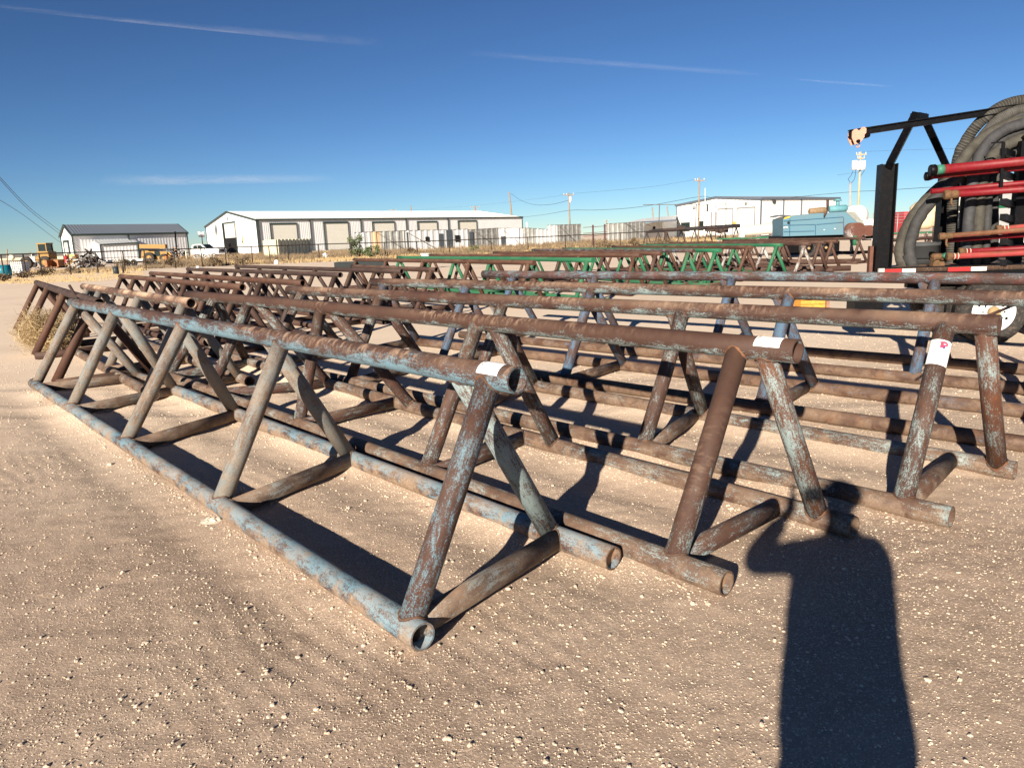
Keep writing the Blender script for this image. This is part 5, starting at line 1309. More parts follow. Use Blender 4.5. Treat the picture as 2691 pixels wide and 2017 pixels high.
mb = MB(); c = Y(2201, 525, BD + 1); mb.tube([c + Vector((0, 0, -.06)), c + Vector((0, 0, .0)), c + Vector((0, 0, .06))], [.19, .18, .06], 16); mb.build("cleaner_cap", plain("teal cylinder", (.10, .26, .30, 1)), BH)
mb = MB(); mb.tube([Y(2175, 524, BD + 1.1), Y(2175, 552, BD + 1.1)], .065, 10); mb.build("exhaust_stack", m_brown, BH)
mb = MB(); mb.tube([Y(2176, 552, BD - .02), Y(2168, 562, BD - .05), Y(2166, 571, BD - .05)], [.04, .06, .03], 8); mb.build("exhaust_elbow", m_brown, BH)
mb = MB(); a = Y(2248, 605, BD - .5); mb.tube([a + Vector((0, -.3, 0)), a + Vector((0, 1.2, 0))], .36, 20); a = Y(2278, 606, BD + .2); mb.tube([a + Vector((0, -.3, 0)), a + Vector((0, 1.2, 0))], .27, 18); mb.build("rusty_drum", rustpaint("maroon drum", (.5, .5, .5, 1), .35, base=(.13, .045, .03, 1), warm_amt=.2), BH)
p0 = Y(2056, 640, BD + .2); p1 = Y(2330, 628, BD + .2); mb = MB(); zc = 0.95
mb.box(((p0.x + p1.x) / 2, BD + 1.2, zc), (p1.x - p0.x, 1.9, .28)); mb.box(((p0.x + p1.x) / 2 - .9, BD + 1.2, .5), (p1.x - p0.x - 2.6, 1.5, .5)); mb.build("chassis", BLACK, BH)
for x in (2120, 2165): wheel(BH, Vector((Y(x, 660, BD + .5).x, BD + .4, .45)), Vector((0, 1, 0)), R=.45, W=.25, rim=.25, rimmat=BLACK)
mb = MB(); q = Y(2245, 655, 34.5); mb.tube([(q.x, 34.5, .55), (q.x, 34.5, 1.0)], .09, 12); tag(mb.build("green_cylinder", m_green, None, origin=(q.x, 34.5, .0)), "short upright green cylinder under the blue engine housing", "cylinder")

# --- far right yard
mb = MB(); c = Y(2256, 566, 84); mb.tube([c + Vector((-.2, -.1, 0)), c + Vector((0, 0, 0)), c + Vector((0, 3, 0))], [.7, 1.12, 1.12], 28); mb.bar(Y(2229, 575, 84), Y(2262, 588, 83), .4, .4)
tag(mb.build("end_on_tank", WHT_BODY, None, origin=(c.x, c.y, 0)), "white round tank seen end-on behind the pale pole", "tank")
for (x0, y0, x1, y1, d, mt, lab, nm, cat) in ((2377, 556, 2412, 595, 88, plain("pinkish red container", (.42, .06, .07, 1), .6, 0, .1, 1), "faded red shipping container between the black post and the bent hoses", "shipping_container", "container"),
        (2367, 570, 2377, 595, 90, plain("dark grey box", (.06, .07, .08, 1)), "small dark grey cabinet left of the faded red container", "cabinet", "cabinet")):
    a = Y(x0, y0, d); b = Y(x1, y1, d); mb = MB(); mb.box(((a.x + b.x) / 2, d + 1.2, a.z / 2), (b.x - a.x, 2.4, a.z)); ribs(mb, Vector((a.x, d - .02, 0)), Vector((b.x, d - .02, 0)), .05, a.z - .05, .3, .05, Vector((0, -1, 0)))
    tag(mb.build(nm, mt, None, origin=((a.x + b.x) / 2, d + 1, 0)), lab, cat)
a = Y(2412, 530, 60); b = Y(2478, 560, 60)
HP = empty("hopper_tank", ((a.x + b.x) / 2, 61, 0), "cream tank streaked with rust behind the bent grey hoses", "tank")
mb = MB(); mb.tube([((a.x + b.x) / 2, 61, .9), ((a.x + b.x) / 2, 61, 1.2), ((a.x + b.x) / 2, 61, a.z - .4), ((a.x + b.x) / 2, 61, a.z)], [.5, 1.0, 1.0, .6], 24); mb.build("shell", plain("rust streaked cream", (.62, .50, .33, 1), .7, 0, .15, 2, 0, dirt=(.28, .12, .05, 1), dirt_amt=.8), HP)
mb = MB()
for k in (-.6, .6): mb.tube([((a.x + b.x) / 2 + k, 60.4, 0), ((a.x + b.x) / 2 + k, 60.4, 1.3)], .06, 8)
mb.build("leg", m_brown, HP)
# chain fence stretch at right with posts
CF = empty("wire_fence", (Y(2350, 590, 70).x, 70, 0), "thin grey wire fence with posts in the far right yard", "fence")
GP = plain("galvanised post", (.35, .35, .34, 1), .5, .3)
for x in (2282, 2296, 2346, 2360, 2425, 2448, 2470):
    p = Y(x, 560, 70); mb = MB(); mb.tube([(p.x, 70, 0), (p.x, 70, p.z)], .035, 6); mb.build("post", GP, CF)
mb = MB()
for yy in (563, 570, 578, 585): mb.tube([Y(2275, yy + 2, 70), Y(2500, yy - 4, 70)], .012, 5)
mb.build("strand", GP, CF)
p = Y(2280, 588, 66); mb = MB(); mb.box((p.x, 66, 1.35), (1.4, 1.2, .9)); mb.box((p.x, 66, 1.85), (1.6, 1.4, .08)); mb.tube([(p.x - .5, 66, 0), (p.x - .5, 66, 1)], .05, 6); mb.tube([(p.x + .5, 66, 0), (p.x + .5, 66, 1)], .05, 6)
tag(mb.build("white_cabinet", WHT_BODY, None, origin=(p.x, 66, 0)), "white cabinet under a flat cover right of the blue engine housing", "cabinet")

# --- left yard: loader, tote, tub, scrap, handler, pickup
YEL = plain("yellow machine paint", (0.27, 0.15, 0.028, 1), .5, 0, .12, 3, 0, dirt=(.2, .12, .06, 1), dirt_amt=.3)
GLASS = plain("dark glass", (.01, .02, .02, 1), .15)
LD = 88
LO = empty("wheel_loader", (Y(125, 690, LD).x, LD, 0), "yellow wheel loader with brown bucket at the far left", "loader")
p = Y(125, 690, LD); k = LD / FPX
mb = MB(); mb.box((p.x + .1, LD, 1.45), (1.3, 1.6, .9)); mb.box((p.x - .75, LD + .2, 1.1), (.6, 1.4, .6)); mb.build("body", YEL, LO)
mb = MB(); cx = Y(122, 670, LD)
mb.box((cx.x, LD, 2.86), (1.15, 1.4, .14))
for q in (-.48, .48): mb.box((cx.x + q, LD - .6, 2.35), (.1, .1, .9)); mb.box((cx.x + q, LD + .6, 2.35), (.1, .1, .9))
mb.box((cx.x, LD, 1.82), (1.15, 1.4, .3)); mb.build("cab", YEL, LO)
mb = MB(); mb.box((cx.x, LD, 2.38), (.9, 1.2, .8)); mb.build("cab_glass", GLASS, LO)
bx = Y(141, 698, LD - 2); mb = MB(); a = Y(121, 683, LD - 2.2); b = Y(160, 702, LD - 2.2)
mb.box(((a.x + b.x) / 2, LD - 1.4, (a.z) / 2), (b.x - a.x, .1, a.z)); mb.box((a.x + .15, LD - 2, a.z / 2), (.3, 1.2, a.z - .05)); mb.box((b.x - .08, LD - 2, a.z / 2), (.16, 1.2, a.z - .1)); mb.box(((a.x + b.x) / 2, LD - 2, .1), (b.x - a.x, 1.2, .1)); mb.build("bucket", plain("worn brown bucket", (.30, .13, .05, 1), .7, 0, .2, 4), LO)
for q in (-1.9, .3): wheel(LO, Vector((p.x + q, LD - .9, .7)), Vector((0, 1, 0)), R=.7, W=.4, rim=.35, rimmat=YEL)
# far low buildings strip behind
for (x0, x1, yt, yb, d, mt, lab) in ((-40, 170, 668, 683, 230, plain("beige wall", (.42, .38, .28, 1), .7), "long low beige shed with dark roof at the far left horizon"),):
    a = Y(x0, yt, d); b = Y(x1, yt - 6, d); sh = empty("low_shed", ((a.x + b.x) / 2, d, 0), lab, "shed"); zt_ = 1.9
    mb = MB(); mb.box(((a.x + b.x) / 2, d + 3, 0.6), (b.x - a.x, 6, 1.2)); mb.build("wall", mt, sh)
    mb = MB(); mb.box(((a.x + b.x) / 2, d + 3, 1.6), (b.x - a.x + 1, 7, .8)); mb.build("roof", plain("charcoal roof", (.07, .07, .07, 1)), sh)
# white van-like cab left of the loader
a = Y(82, 672, 95); b = Y(98, 690, 95); WC = empty("white_truck", ((a.x + b.x) / 2, 95, 0), "small white truck cab partly hidden behind the fence, left of the loader", "truck")
mb = MB(); mb.box(((a.x + b.x) / 2, 95.5, .95), (b.x - a.x, 1.8, .9)); mb.box(((a.x + b.x) / 2 + .1, 95.5, 1.6), (.75 * (b.x - a.x), 1.6, .45)); mb.build("cab", WHT_BODY, WC)
mb = MB(); mb.box(((a.x + b.x) / 2 + .15, 94.65, 1.6), (.5 * (b.x - a.x), .05, .32)); mb.build("window", GLASS, WC)
mb = MB(); mb.tube([((a.x + b.x) / 2, 94.6, .4), ((a.x + b.x) / 2, 94.9, .4)], .38, 16); mb.build("wheel", RUB, WC)
# IBC tote
d = 60; a = Y(24, 683, d); b = Y(60, 716, d); IB = empty("caged_tote", ((a.x + b.x) / 2, d, 0), "white caged plastic tote under a dark board, right of the blue tub", "tote")
mb = MB(); mb.box(((a.x + b.x) / 2, d + .5, .62), (b.x - a.x - .06, .95, .95)); mb.build("bottle", plain("milky plastic", (.66, .65, .60, 1), .5), IB)
mb = MB()
for q in range(7): mb.tube([(a.x + (b.x - a.x) * q / 6, d, .1), (a.x + (b.x - a.x) * q / 6, d, 1.12)], .014, 5)
for q in range(6): mb.tube([(a.x, d - .01, .15 + q * .19), (b.x, d - .01, .15 + q * .19)], .014, 5)
mb.build("cage", plain("grey cage", (.25, .24, .23, 1), .5, .4), IB)
mb = MB(); mb.box(((a.x + b.x) / 2, d + .5, .07), (b.x - a.x, 1.05, .12)); mb.build("pallet", plain("pallet wood", (.3, .22, .14, 1)), IB)
mb = MB(); mb.box(((a.x + b.x) / 2, d + .5, 1.17), (b.x - a.x + .1, 1.1, .05)); mb.build("cover", plain("charcoal", (.05, .05, .05, 1)), IB)
c = Y(8, 700, 58); mb = MB(); mb.tube([(c.x, 58, 0), (c.x, 58, .45), (c.x, 58, .9)], [.5, .55, .48], 24); tag(mb.build("blue_tub", plain("teal blue plastic", (.01, .16, .22, 1), .4, 0, .15, 3), None, origin=(c.x, 58, 0)), "teal blue round tub at the left edge behind the fence", "tub")
c = Y(31, 676, 66); mb = MB(); mb.ball((c.x, 66, c.z), .26, .2, .26); mb.tube([(c.x, 66, 0), (c.x, 66, c.z)], .06, 6); tag(mb.build("satellite_dish", plain("cream dish", (.62, .57, .42, 1), .6), None, origin=(c.x, 66, 0)), "cream rounded cover showing above the caged tote", "cover")
# scrap pile
def heap(lab, x0, x1, yb, d, h_, mts, n, nm="scrap_heap"):
    root = empty(nm, (Y((x0 + x1) / 2, yb, d).x, d, 0), lab, "scrap"); A = Y(x0, yb, d).x; B = Y(x1, yb, d).x
    parts = [MB() for _ in mts]
    for k in range(n):
        t = rnd.random(); x = A + (B - A) * t; env = h_ * (1 - abs(2 * t - 1) ** 1.6); z = rnd.random() * env + .05
        R_ = Matrix.Rotation(rnd.uniform(-1.2, 1.2), 3, 'Y') @ Matrix.Rotation(rnd.uniform(-1, 1), 3, 'X')
        parts[k % len(mts)].box((x, d + rnd.uniform(-.7, .7), z), (rnd.uniform(.2, .9), rnd.uniform(.04, .16), rnd.uniform(.03, .10)), R_)
    for m_, mt in zip(parts, mts): m_.build("scrap", mt, root)
heap("pile of grey and white scrap metal in front of the lean-to shed", 214, 268, 706, 78, 1.9, (plain("grey metal", (.16, .16, .16, 1), .7, .1), WTHG, m_brown, BLACK), 220)
heap("low pile of timber and yellow scrap beside the grey-roofed building", 180, 212, 700, 84, 1.3, (plain("timber", (.5, .33, .16, 1), .8), YEL, plain("dark scrap", (.06, .05, .045, 1), .8), WTHW), 60)
c = Y(176, 694, 88); mb = MB(); mb.tube([(c.x, 88, 0), (c.x, 88, 1.35)], .2, 12); tag(mb.build("red_cylinder", plain("red gas cylinder", (.35, .03, .03, 1), .5), None, origin=(c.x, 88, 0)), "dark red gas cylinder in front of the grey-roofed building", "cylinder")
c = Y(192, 694, 90); mb = MB(); mb.box((c.x, 90, .75), (1.2, .9, 1.5)); tag(mb.build("plywood_box", plain("plywood", (.60, .36, .16, 1), .8), None, origin=(c.x, 90, 0)), "plywood box beside the dark red cylinder", "box")
# flat white deck trailer in front of lean-to
a = Y(268, 695, 80); b = Y(378, 691, 80); LW = empty("low_trailer", ((a.x + b.x) / 2, 80, 0), "low pale flatbed trailer in front of the lean-to shed", "trailer")
mb = MB(); mb.box(((a.x + b.x) / 2, 81, .62), (b.x - a.x, 2.2, .22)); mb.build("deck", plain("pale deck", (.6, .57, .52, 1), .8), LW)
mb = MB(); mb.box(((a.x + b.x) / 2, 81, .42), (b.x - a.x - .5, 1.4, .14)); mb.build("frame", BLACK, LW)
for q in (.62, .78): wheel(LW, Vector((a.x + (b.x - a.x) * q, 79.9, .36)), Vector((0, 1, 0)), R=.36, W=.2, rim=.2, rimmat=BLACK)
# telescopic handler
d = 92; a = Y(368, 690, d); b = Y(450, 690, d); TH = empty("telescopic_handler", ((a.x + b.x) / 2, d, 0), "yellow telescopic handler standing in front of the grey-roofed building", "handler")
mb = MB(); mb.prism([Y(x, y, d) for x, y in ((370, 682), (372, 659), (382, 657), (420, 660), (438, 660), (442, 682), (418, 684), (400, 680))][::-1], (0, 0, 0), (0, 2, 0)); mb.build("body", YEL, TH)
mb = MB(); mb.bar(Y(369, 647, d - .2) + Vector((0, 0, 0)), Y(437, 647.5, d - .2), .6, .50); mb.build("boom", YEL, TH)
mb = MB(); mb.bar(Y(384, 656, d - .3), Y(430, 655, d - .3), .3, .10); mb.prism([Y(x, y, d - .05) for x, y in ((405, 658), (418, 658), (421, 672), (407, 674))][::-1], (0, 0, 0), (0, 1.2, 0)); mb.build("cab", GLASS, TH)
for (x, rr_) in ((393, .68), (432, .55)):
    wheel(TH, Vector((Y(x, 680, d - .3).x, d - .3, rr_)), Vector((0, 1, 0)), R=rr_, W=.4, rim=rr_ * .5, rimmat=YEL)
heap("jumble of dark machinery and pallets right of the yellow handler", 438, 500, 690, 90, 1.9, (BLACK, m_dark, plain("grey metal", (.25, .25, .25, 1), .5, .3), plain("orange sign", (.8, .35, .05, 1), .5)), 110)
c = Y(461, 640, 90); mb = MB(); mb.tube([(c.x, 90, 0), (Y(460, 608, 90).x, 90, Y(460, 608, 90).z)], .1, 8); tag(mb.build("mast", BLACK, None, origin=(c.x, 90, 0)), "dark upright mast rising before the right end of the grey-roofed building", "mast")
c = Y(489, 670, 89); mb = MB(); mb.tube([(c.x, 89, 0), (c.x, 89, 1.4)], .06, 8); tag(mb.build("marker_post", plain("pale marker", (.6, .62, .45, 1)), None, origin=(c.x, 89, 0)), "pale marker post among the dark machinery", "post")
c = Y(437, 683, 80); CN = empty("traffic_cone", (c.x, 80, 0), "orange traffic cone beside the yellow handler's front wheel", "cone"); mb = MB(); mb.tube([(c.x, 80, .04), (c.x, 80, .95)], [.22, .05], 12); mb.build("cone", plain("cone orange", (.9, .2, .03, 1), .5), CN); mb = MB(); mb.box((c.x, 80, .02), (.5, .5, .04)); mb.build("base", BLACK, CN)
# white pickup
d = 118.0; a = Y(503, 671, d); b = Y(587, 668, d); PK = empty("pickup_truck", ((a.x + b.x) / 2, d, 0), "white crew cab pickup parked left of the long white building", "pickup truck")
Lk = b.x - a.x; ang = math.atan2(-2.2, Lk); L_ = 5.4
def K(s_, w_, z_): return Vector((a.x + s_ * Lk / L_ + w_ * .35, d + s_ * -.35 + w_ * .93, z_ + .25))
mb = MB()
side = [(0, .5), (.0, 1.15), (.12, 1.2), (.35, 1.9), (.7, 2.02), (2.2, 2.02), (2.95, 1.42), (4.3, 1.35), (5.1, 1.28), (5.35, 1.15), (5.4, .5)]
mb.prism([K(s_, 0, z_) for s_, z_ in side], (0, 0, 0), K(0, 1.9, 0) - K(0, 0, 0)); mb.build("body", WHT_BODY, PK)
for poly in (((.5, 1.32), (.62, 1.85), (1.35, 1.88), (1.35, 1.30)), ((1.42, 1.30), (1.42, 1.88), (2.1, 1.86), (2.65, 1.40), (2.65, 1.30))):
    mb = MB(); mb.prism([K(s_, -.02, z_) for s_, z_ in poly], (0, 0, 0), (0, .01, 0)); mb.build("side_window", GLASS, PK)
mb = MB(); mb.quad(K(2.28, .2, 1.98), K(2.28, 1.7, 1.98), K(2.98, 1.78, 1.46), K(2.98, .12, 1.46)); mb.build("windshield", GLASS, PK)
mb = MB(); mb.box(K(5.45, .95, .95), (.12, 1.4, .45)); mb.build("grille", BLACK, PK)
mb = MB(); mb.box(K(5.42, .1, 1.05), (.12, .25, .22)); mb.build("headlight", GALV, PK)
mb = MB(); mb.box(K(2.75, -.18, 1.42), (.18, .25, .22)); mb.build("mirror", BLACK, PK)
for s_ in (.95, 4.35):
    wheel(PK, K(s_, .12, .15), Vector((.1, 1, 0)), R=.40, W=.26, rim=.24, rimmat=plain("alloy", (.3, .3, .3, 1), .4, .6))
# white pickup's neighbour debris: low white heap
heap("low white heap under the pickup behind the weeds", 505, 565, 679, 100, .75, (WTHW, WHT_BODY, WTHG), 90)

# --- bits on the ground
def blob(lab, x, y, r, mt, nm, cat, sz=1.0):
    p = G(x, y, 0); mb = MB(); mb.ball((p.x, p.y, r * .7 * sz), r, r * .8, r * sz, 10, 8, .5); tag(mb.build(nm, mt, None, origin=(p.x, p.y, 0)), lab, cat)
WB = plain("white plastic bag", (.85, .85, .85, 1), .6, 0, .03, 6)
blob("white plastic bag lying below the caged tote", 50, 725, .27, WB, "plastic_bag", "bag", 1.2)
blob("white plastic bag in the dry grass below the second roller door", 857, 681, .36, WB, "plastic_bag", "bag")
blob("smaller white bag at the edge of the dry grass left of the other bag", 727, 694, .2, WB, "plastic_bag", "bag")
blob("pale crumpled bag behind the dark small racks", 520, 704, .16, WB, "plastic_bag", "bag", .6)
p = G(306, 721, 0); BK_ = empty("barrel", p, "black and grey barrel beside a stump on the sand at the left", "barrel"); s_ = (p.y / FPX) * 8
mb = MB(); mb.tube([p, p + Vector((0, 0, .55))], .19, 16); mb.build("body", plain("charcoal drum", (.03, .04, .045, 1), .5, 0, .2), BK_)
p = G(325, 718, 0); mb = MB(); mb.tube([p, p + Vector((0, 0, .5))], [.07, .06], 8); tag(mb.build("stump", plain("dark stump", (.03, .02, .018, 1), .9), None, origin=p), "dark stump right of the black and grey barrel", "stump")
p = G(1120, 706, 0); WBR = empty("plastic_drum", p, "white drum with rim standing behind the orange brown rack", "drum"); hh_ = p.y / FPX * 37
mb = MB(); mb.tube([p, p + Vector((0, 0, hh_))], [.19, .22], 18); mb.build("body", plain("cream white plastic", (.80, .79, .70, 1), .5), WBR); mb = MB(); mb.tube([p + Vector((0, 0, hh_)), p + Vector((0, 0, hh_ + .05))], .28, 18); mb.build("rim", plain("cream white plastic", (.80, .79, .70, 1)), WBR)
a = G(880, 704, 0); b = G(1010, 702, 0); ST = empty("stock_tank", (a + b) / 2, "low black trough behind the orange brown rack's end", "trough")
mb = MB(); hgt = a.y / FPX * 14; pts_ = [a, b, b + Vector((0, 1.4, 0)), a + Vector((0, 1.4, 0))]
for i_ in range(4): mb.bar(pts_[i_] + Vector((0, 0, hgt / 2)), pts_[(i_ + 1) % 4] + Vector((0, 0, hgt / 2)), .06 + .003 * (i_ % 2), hgt)
mb.quad(*[q + Vector((0, 0, .1)) for q in pts_]); mb.build("shell", plain("black rubber", (.02, .025, .026, 1), .6), ST)
# loose short pipes on the ground under the small racks
def lpipe(lab, a, b, r, mt):
    A = G(*a, r); B = G(*b, r); mb = MB(); mb.tube([A, B], r, 16, 'open'); tag(mb.build("loose_pipe", mt, None, origin=(A + B) / 2), lab, "pipe", "loose pipes lying under the racks")
lpipe("loose brown pipe lying behind the leg of the short dusty rack", (352, 862), (440, 890), .05, m_brown)
lpipe("loose dark pipe lying across under the brown second rack", (700, 905), (900, 915), .06, m_dark)
lpipe("short open-ended loose pipe under the mottled rack's far end", (935, 796), (985, 800), .07, m_dark)
lpipe("longer loose pipe with dark mouth behind the mottled rack", (1100, 812), (1190, 806), .06, m_brown)
lpipe("loose pipe near the foot of the small orange rack", (560, 920), (640, 935), .055, m_brown)
lpipe("loose pale brown pipe end among the small racks", (500, 880), (545, 900), .07, m_brown)

lpipe("long brown pipe lying on the sand behind the back racks, nearer of two", (1800, 712), (2236, 704), .09, m_brown)
lpipe("long brown pipe lying on the sand behind the back racks, farther of two", (1780, 694), (2262, 686), .10, m_brown)
a_ = Y(2556, 846, 4.55); b_ = Y(2668, 800, 5.6); mb = MB(); mb.tube([a_, b_], .011, 8); tag(mb.build("thin_rod", m_orng, None, origin=a_), "thin rusty rod leaning from the tagged rack's rail end towards the trailer wheel", "rod")

# ------------------------------------------------------------------ dry grass, weeds and bushes
def hor(x): return 671 - .0384 * (x - 79)
def leafmat(name, c0, c1):
    mt, t, bs = newmat(name); co = coords(t, False)
    n = noise(t, co, 2.2, 4, .7); n2 = noise(t, co, 25, 3, .6)
    c = mix(t, ramp(t, math_(t, 'ADD', math_(t, 'MULTIPLY', n, .6), math_(t, 'MULTIPLY', n2, .4)), .38, .62).outputs[0], c0, c1)
    t.links.new(c, bs.inputs['Base Color']); bs.inputs['Roughness'].default_value = .8
    bs.inputs['Specular IOR Level'].default_value = .2
    return mt
GOLD = leafmat("dry straw", (.26, .18, .085, 1), (.44, .32, .17, 1)); WEED = leafmat("dead weed", (.10, .07, .042, 1), (.22, .16, .10, 1)); OLIVE = leafmat("olive leaf", (.055, .085, .03, 1), (.15, .17, .08, 1)); BRUSH = leafmat("grey brush", (.09, .065, .038, 1), (.19, .135, .08, 1))
def tuft(mb, x, y, hgt, wd, n):
    for k in range(n):
        a = rnd.uniform(0, 6.28); l = hgt * rnd.uniform(.5, 1.1); lean = rnd.uniform(.1, .55) * l
        bx, by = x + rnd.uniform(-.22, .22), y + rnd.uniform(-.22, .22); w = wd * rnd.uniform(.5, 1.2)
        tx, ty = bx + math.cos(a) * lean, by + math.sin(a) * lean
        i = len(mb.v); mb.v += [(bx - w, by, 0), (bx + w, by, 0), ((bx + tx) / 2 + w * .7, (by + ty) / 2, l * .62), ((bx + tx) / 2 - w * .7, (by + ty) / 2, l * .62), (tx, ty, l)]
        mb.face((i, i + 1, i + 2, i + 3)); mb.face((i + 3, i + 2, i + 4))
straw = MB(); weed = MB()
for k in range(12000):
    x = rnd.uniform(-150, 1990); low = 74 if x < 380 else (47 if x < 1250 else 47 - (x - 1250) * .022)
    o = rnd.uniform(44 if x < 420 else 23, low); p = G(x, hor(x) + o)
    c = float(vnoise(p.x, p.y, 5.0, 31))
    if x < 400 and o > 52:
        if rnd.random() < .6 or c < -.05: continue
        tuft(straw, p.x, p.y, rnd.uniform(.04, .14), .02, 7); continue
    edge = max(0, min(1, (low - o) / 7)) * (.1 if x < 420 else 1)
    if c + rnd.uniform(-.3, .3) > -.02: tuft(straw, p.x, p.y, rnd.uniform(.25, .62) * (.45 + .55 * edge), .028, 8)
    else: tuft(weed, p.x, p.y, rnd.uniform(.35, .95) * (.4 + .6 * edge), .026, 9)
tag(straw.build("dry_grass", GOLD), "dry golden grass along the yard fence", "grass", kind='stuff')
tag(weed.build("dead_weeds", WEED), "brown dead weeds along the yard fence", "weeds", kind='stuff')
def bush(lab, x, yb, wpx, hpx, d, mt, n=520, leaf=.09, name="bush", stemm=None):
    c = Y(x, yb, d); rx = wpx / 2 * d / FPX; hz = hpx * d / FPX
    root = empty(name, (c.x, d, 0), lab, "bush")
    mb = MB(); cl = [(rnd.uniform(-.65, .65) * rx, rnd.uniform(-.5, .5) * rx, rnd.uniform(.25, .85) * hz, rnd.uniform(.2, .42) * rx) for _ in range(11)]
    for k in range(n):
        q = cl[k % 11]; v = Vector((rnd.gauss(0, 1), rnd.gauss(0, 1), rnd.gauss(0, 1))).normalized() * q[3] * rnd.random() ** .4
        p = Vector((c.x + q[0] + v.x, d + q[1] + v.y, max(.03, q[2] + v.z * .9)))
        a = Vector((rnd.gauss(0, 1), rnd.gauss(0, 1), rnd.gauss(0, 1))).normalized() * leaf * rnd.uniform(.6, 1.5); b = a.cross(Vector((rnd.gauss(0, 1), rnd.gauss(0, 1), rnd.gauss(0, 1)))).normalized() * leaf * .45
        i = len(mb.v); mb.v += [tuple(p - a), tuple(p + b), tuple(p + a), tuple(p - b)]; mb.face((i, i + 1, i + 2, i + 3))
    mb.build("foliage", mt, root)
    mb = MB()
    for q in cl[:8]: mb.tube([(c.x + q[0] * .1, d, 0), (c.x + q[0] * .6, d + q[1] * .6, q[2] * .6), (c.x + q[0], d + q[1], q[2])], [.03, .02, .008], 5)
    mb.build("stem", stemm or m_dark, root)
bush("green leafy bush growing through the fence before the long white building", 945, 676, 62, 66, 72, OLIVE, 900, .10)
bush("lower green bush right of the taller green one", 982, 678, 48, 42, 70, OLIVE, 600, .09)
for (x, yb, w_, h_, d, mt, lab) in ((317, 703, 44, 26, 72, BRUSH, "round brown bush in front of the low pale flatbed trailer"), (400, 700, 55, 24, 68, BRUSH, "brown bush below the yellow telescopic handler"), (455, 700, 50, 28, 66, BRUSH, "grey brown bush below the dark machinery"), (560, 694, 70, 24, 64, BRUSH, "wide brown bush below the white pickup"),
        (640, 690, 70, 24, 66, WEED, "brown bush below the open doorway of the long white building"), (1085, 668, 44, 24, 74, BRUSH, "reddish brown bush before the white wall piece with one window"), (1250, 664, 44, 22, 74, OLIVE, "olive weed clump before the slate door wall piece"), (1590, 642, 56, 26, 74, BRUSH, "brown bush in the open gap between the ribbed walls"),
        (1665, 636, 46, 26, 74, BRUSH, "brown bush before the grey ribbed wall right of the gap"), (1745, 626, 60, 18, 74, WEED, "low brown bush under the long dark pipes"), (115, 716, 60, 20, 56, BRUSH, "brown bush below the brown bucket"), (60, 722, 60, 16, 52, WEED, "low brown weed bush behind the white plastic bag"), (8, 738, 40, 22, 46, WEED, "brown weeds at the left edge of the picture"), (190, 707, 50, 14, 60, WEED, "low weeds below the plywood box")):
    bush(lab, x, yb, w_, h_, d, mt, 420, .08)
# large tumbleweed by the leftmost rack
TWM = leafmat("tumbleweed straw", (.36, .26, .14, 1), (.56, .43, .25, 1))
def tumble(px, py, R_, hz):
    c = G(px, py, 0); mb = MB(); cc = Vector((c.x, c.y, hz * .5))
    for k in range(2300):
        v = Vector((rnd.gauss(0, 1), rnd.gauss(0, 1), rnd.gauss(0, .9))).normalized(); bump_ = 1 + .22 * math.sin(v.x * 5 + v.z * 4) + .12 * math.sin(v.y * 9 + 2)
        p = Vector((0, 0, -hz * .32)) + v * .03; pts = [cc + p]; dirn = (v + Vector((rnd.gauss(0, .25), rnd.gauss(0, .25), rnd.gauss(0, .25)))).normalized()
        L = rnd.uniform(.35, 1.0) * bump_; tgt = Vector((v.x * R_ * L, v.y * R_ * L, v.z * hz * .5 * L))
        side = Vector((rnd.gauss(0, 1), rnd.gauss(0, 1), rnd.gauss(0, 1))) * R_ * .16
        for t in (.3, .55, .8, 1.0):
            q = p.lerp(tgt, t) + side * math.sin(3.0 * t) + Vector((rnd.gauss(0, .012), rnd.gauss(0, .012), rnd.gauss(0, .012)))
            q = cc + q; q.z = max(q.z, .01); pts.append(q)
        s0 = 0 if k % 5 == 0 else 2
        mb.tube(pts[s0:], .0022 if k % 5 else .004, 3, 'none', smooth=False)
        for j in range(2):
            q = pts[-1 - j]; e = q + Vector((rnd.gauss(0, .06), rnd.gauss(0, .06), rnd.gauss(0, .05))); e.z = max(.01, e.z); mb.tube([q, q.lerp(e, .5) + Vector((rnd.gauss(0, .012), 0, rnd.gauss(0, .012))), e], .0018, 3, 'none', smooth=False)
    tag(mb.build("tumbleweed", TWM, None, origin=(c.x, c.y, 0)), "large round dry tumbleweed lying against the leftmost rack", "tumbleweed")
tumble(136, 925, .46, .74)
# crumpled plastic by the nearest rack
PLA = plain("dusty plastic film", (.55, .45, .36, 1), .4, 0, .1, 10)
def film(lab, px, py, s_, hgt, seed):
    c = G(px, py, 0); r = random.Random(seed); mb = MB(); n = 12; h0 = float(gheight(c.x, c.y))
    for a in range(n + 1):
        for b in range(n + 1):
            u_, v_ = a / n - .5, b / n - .5; k = max(0, 1 - (u_ * u_ + v_ * v_) * 4)
            mb.v.append((c.x + u_ * s_ + r.uniform(-.2, .2) * s_ / n, c.y + v_ * s_ * .7 + r.uniform(-.2, .2) * s_ / n, h0 + .002 + hgt * k * (.4 + r.random() * .9)))
    for a in range(n):
        for b in range(n):
            i = a * (n + 1) + b; mb.face((i, i + n + 1, i + n + 2, i + 1))
    tag(mb.build("plastic_scrap", PLA, None, origin=(c.x, c.y, 0)), lab, "plastic scrap")
film("crumpled brown plastic scrap caught inside the nearest rack by its fourth leg", 640, 1322, .12, .10, 3)
film("torn brown plastic scrap half buried outside the nearest rack's ground rail", 560, 1372, .14, .022, 5)
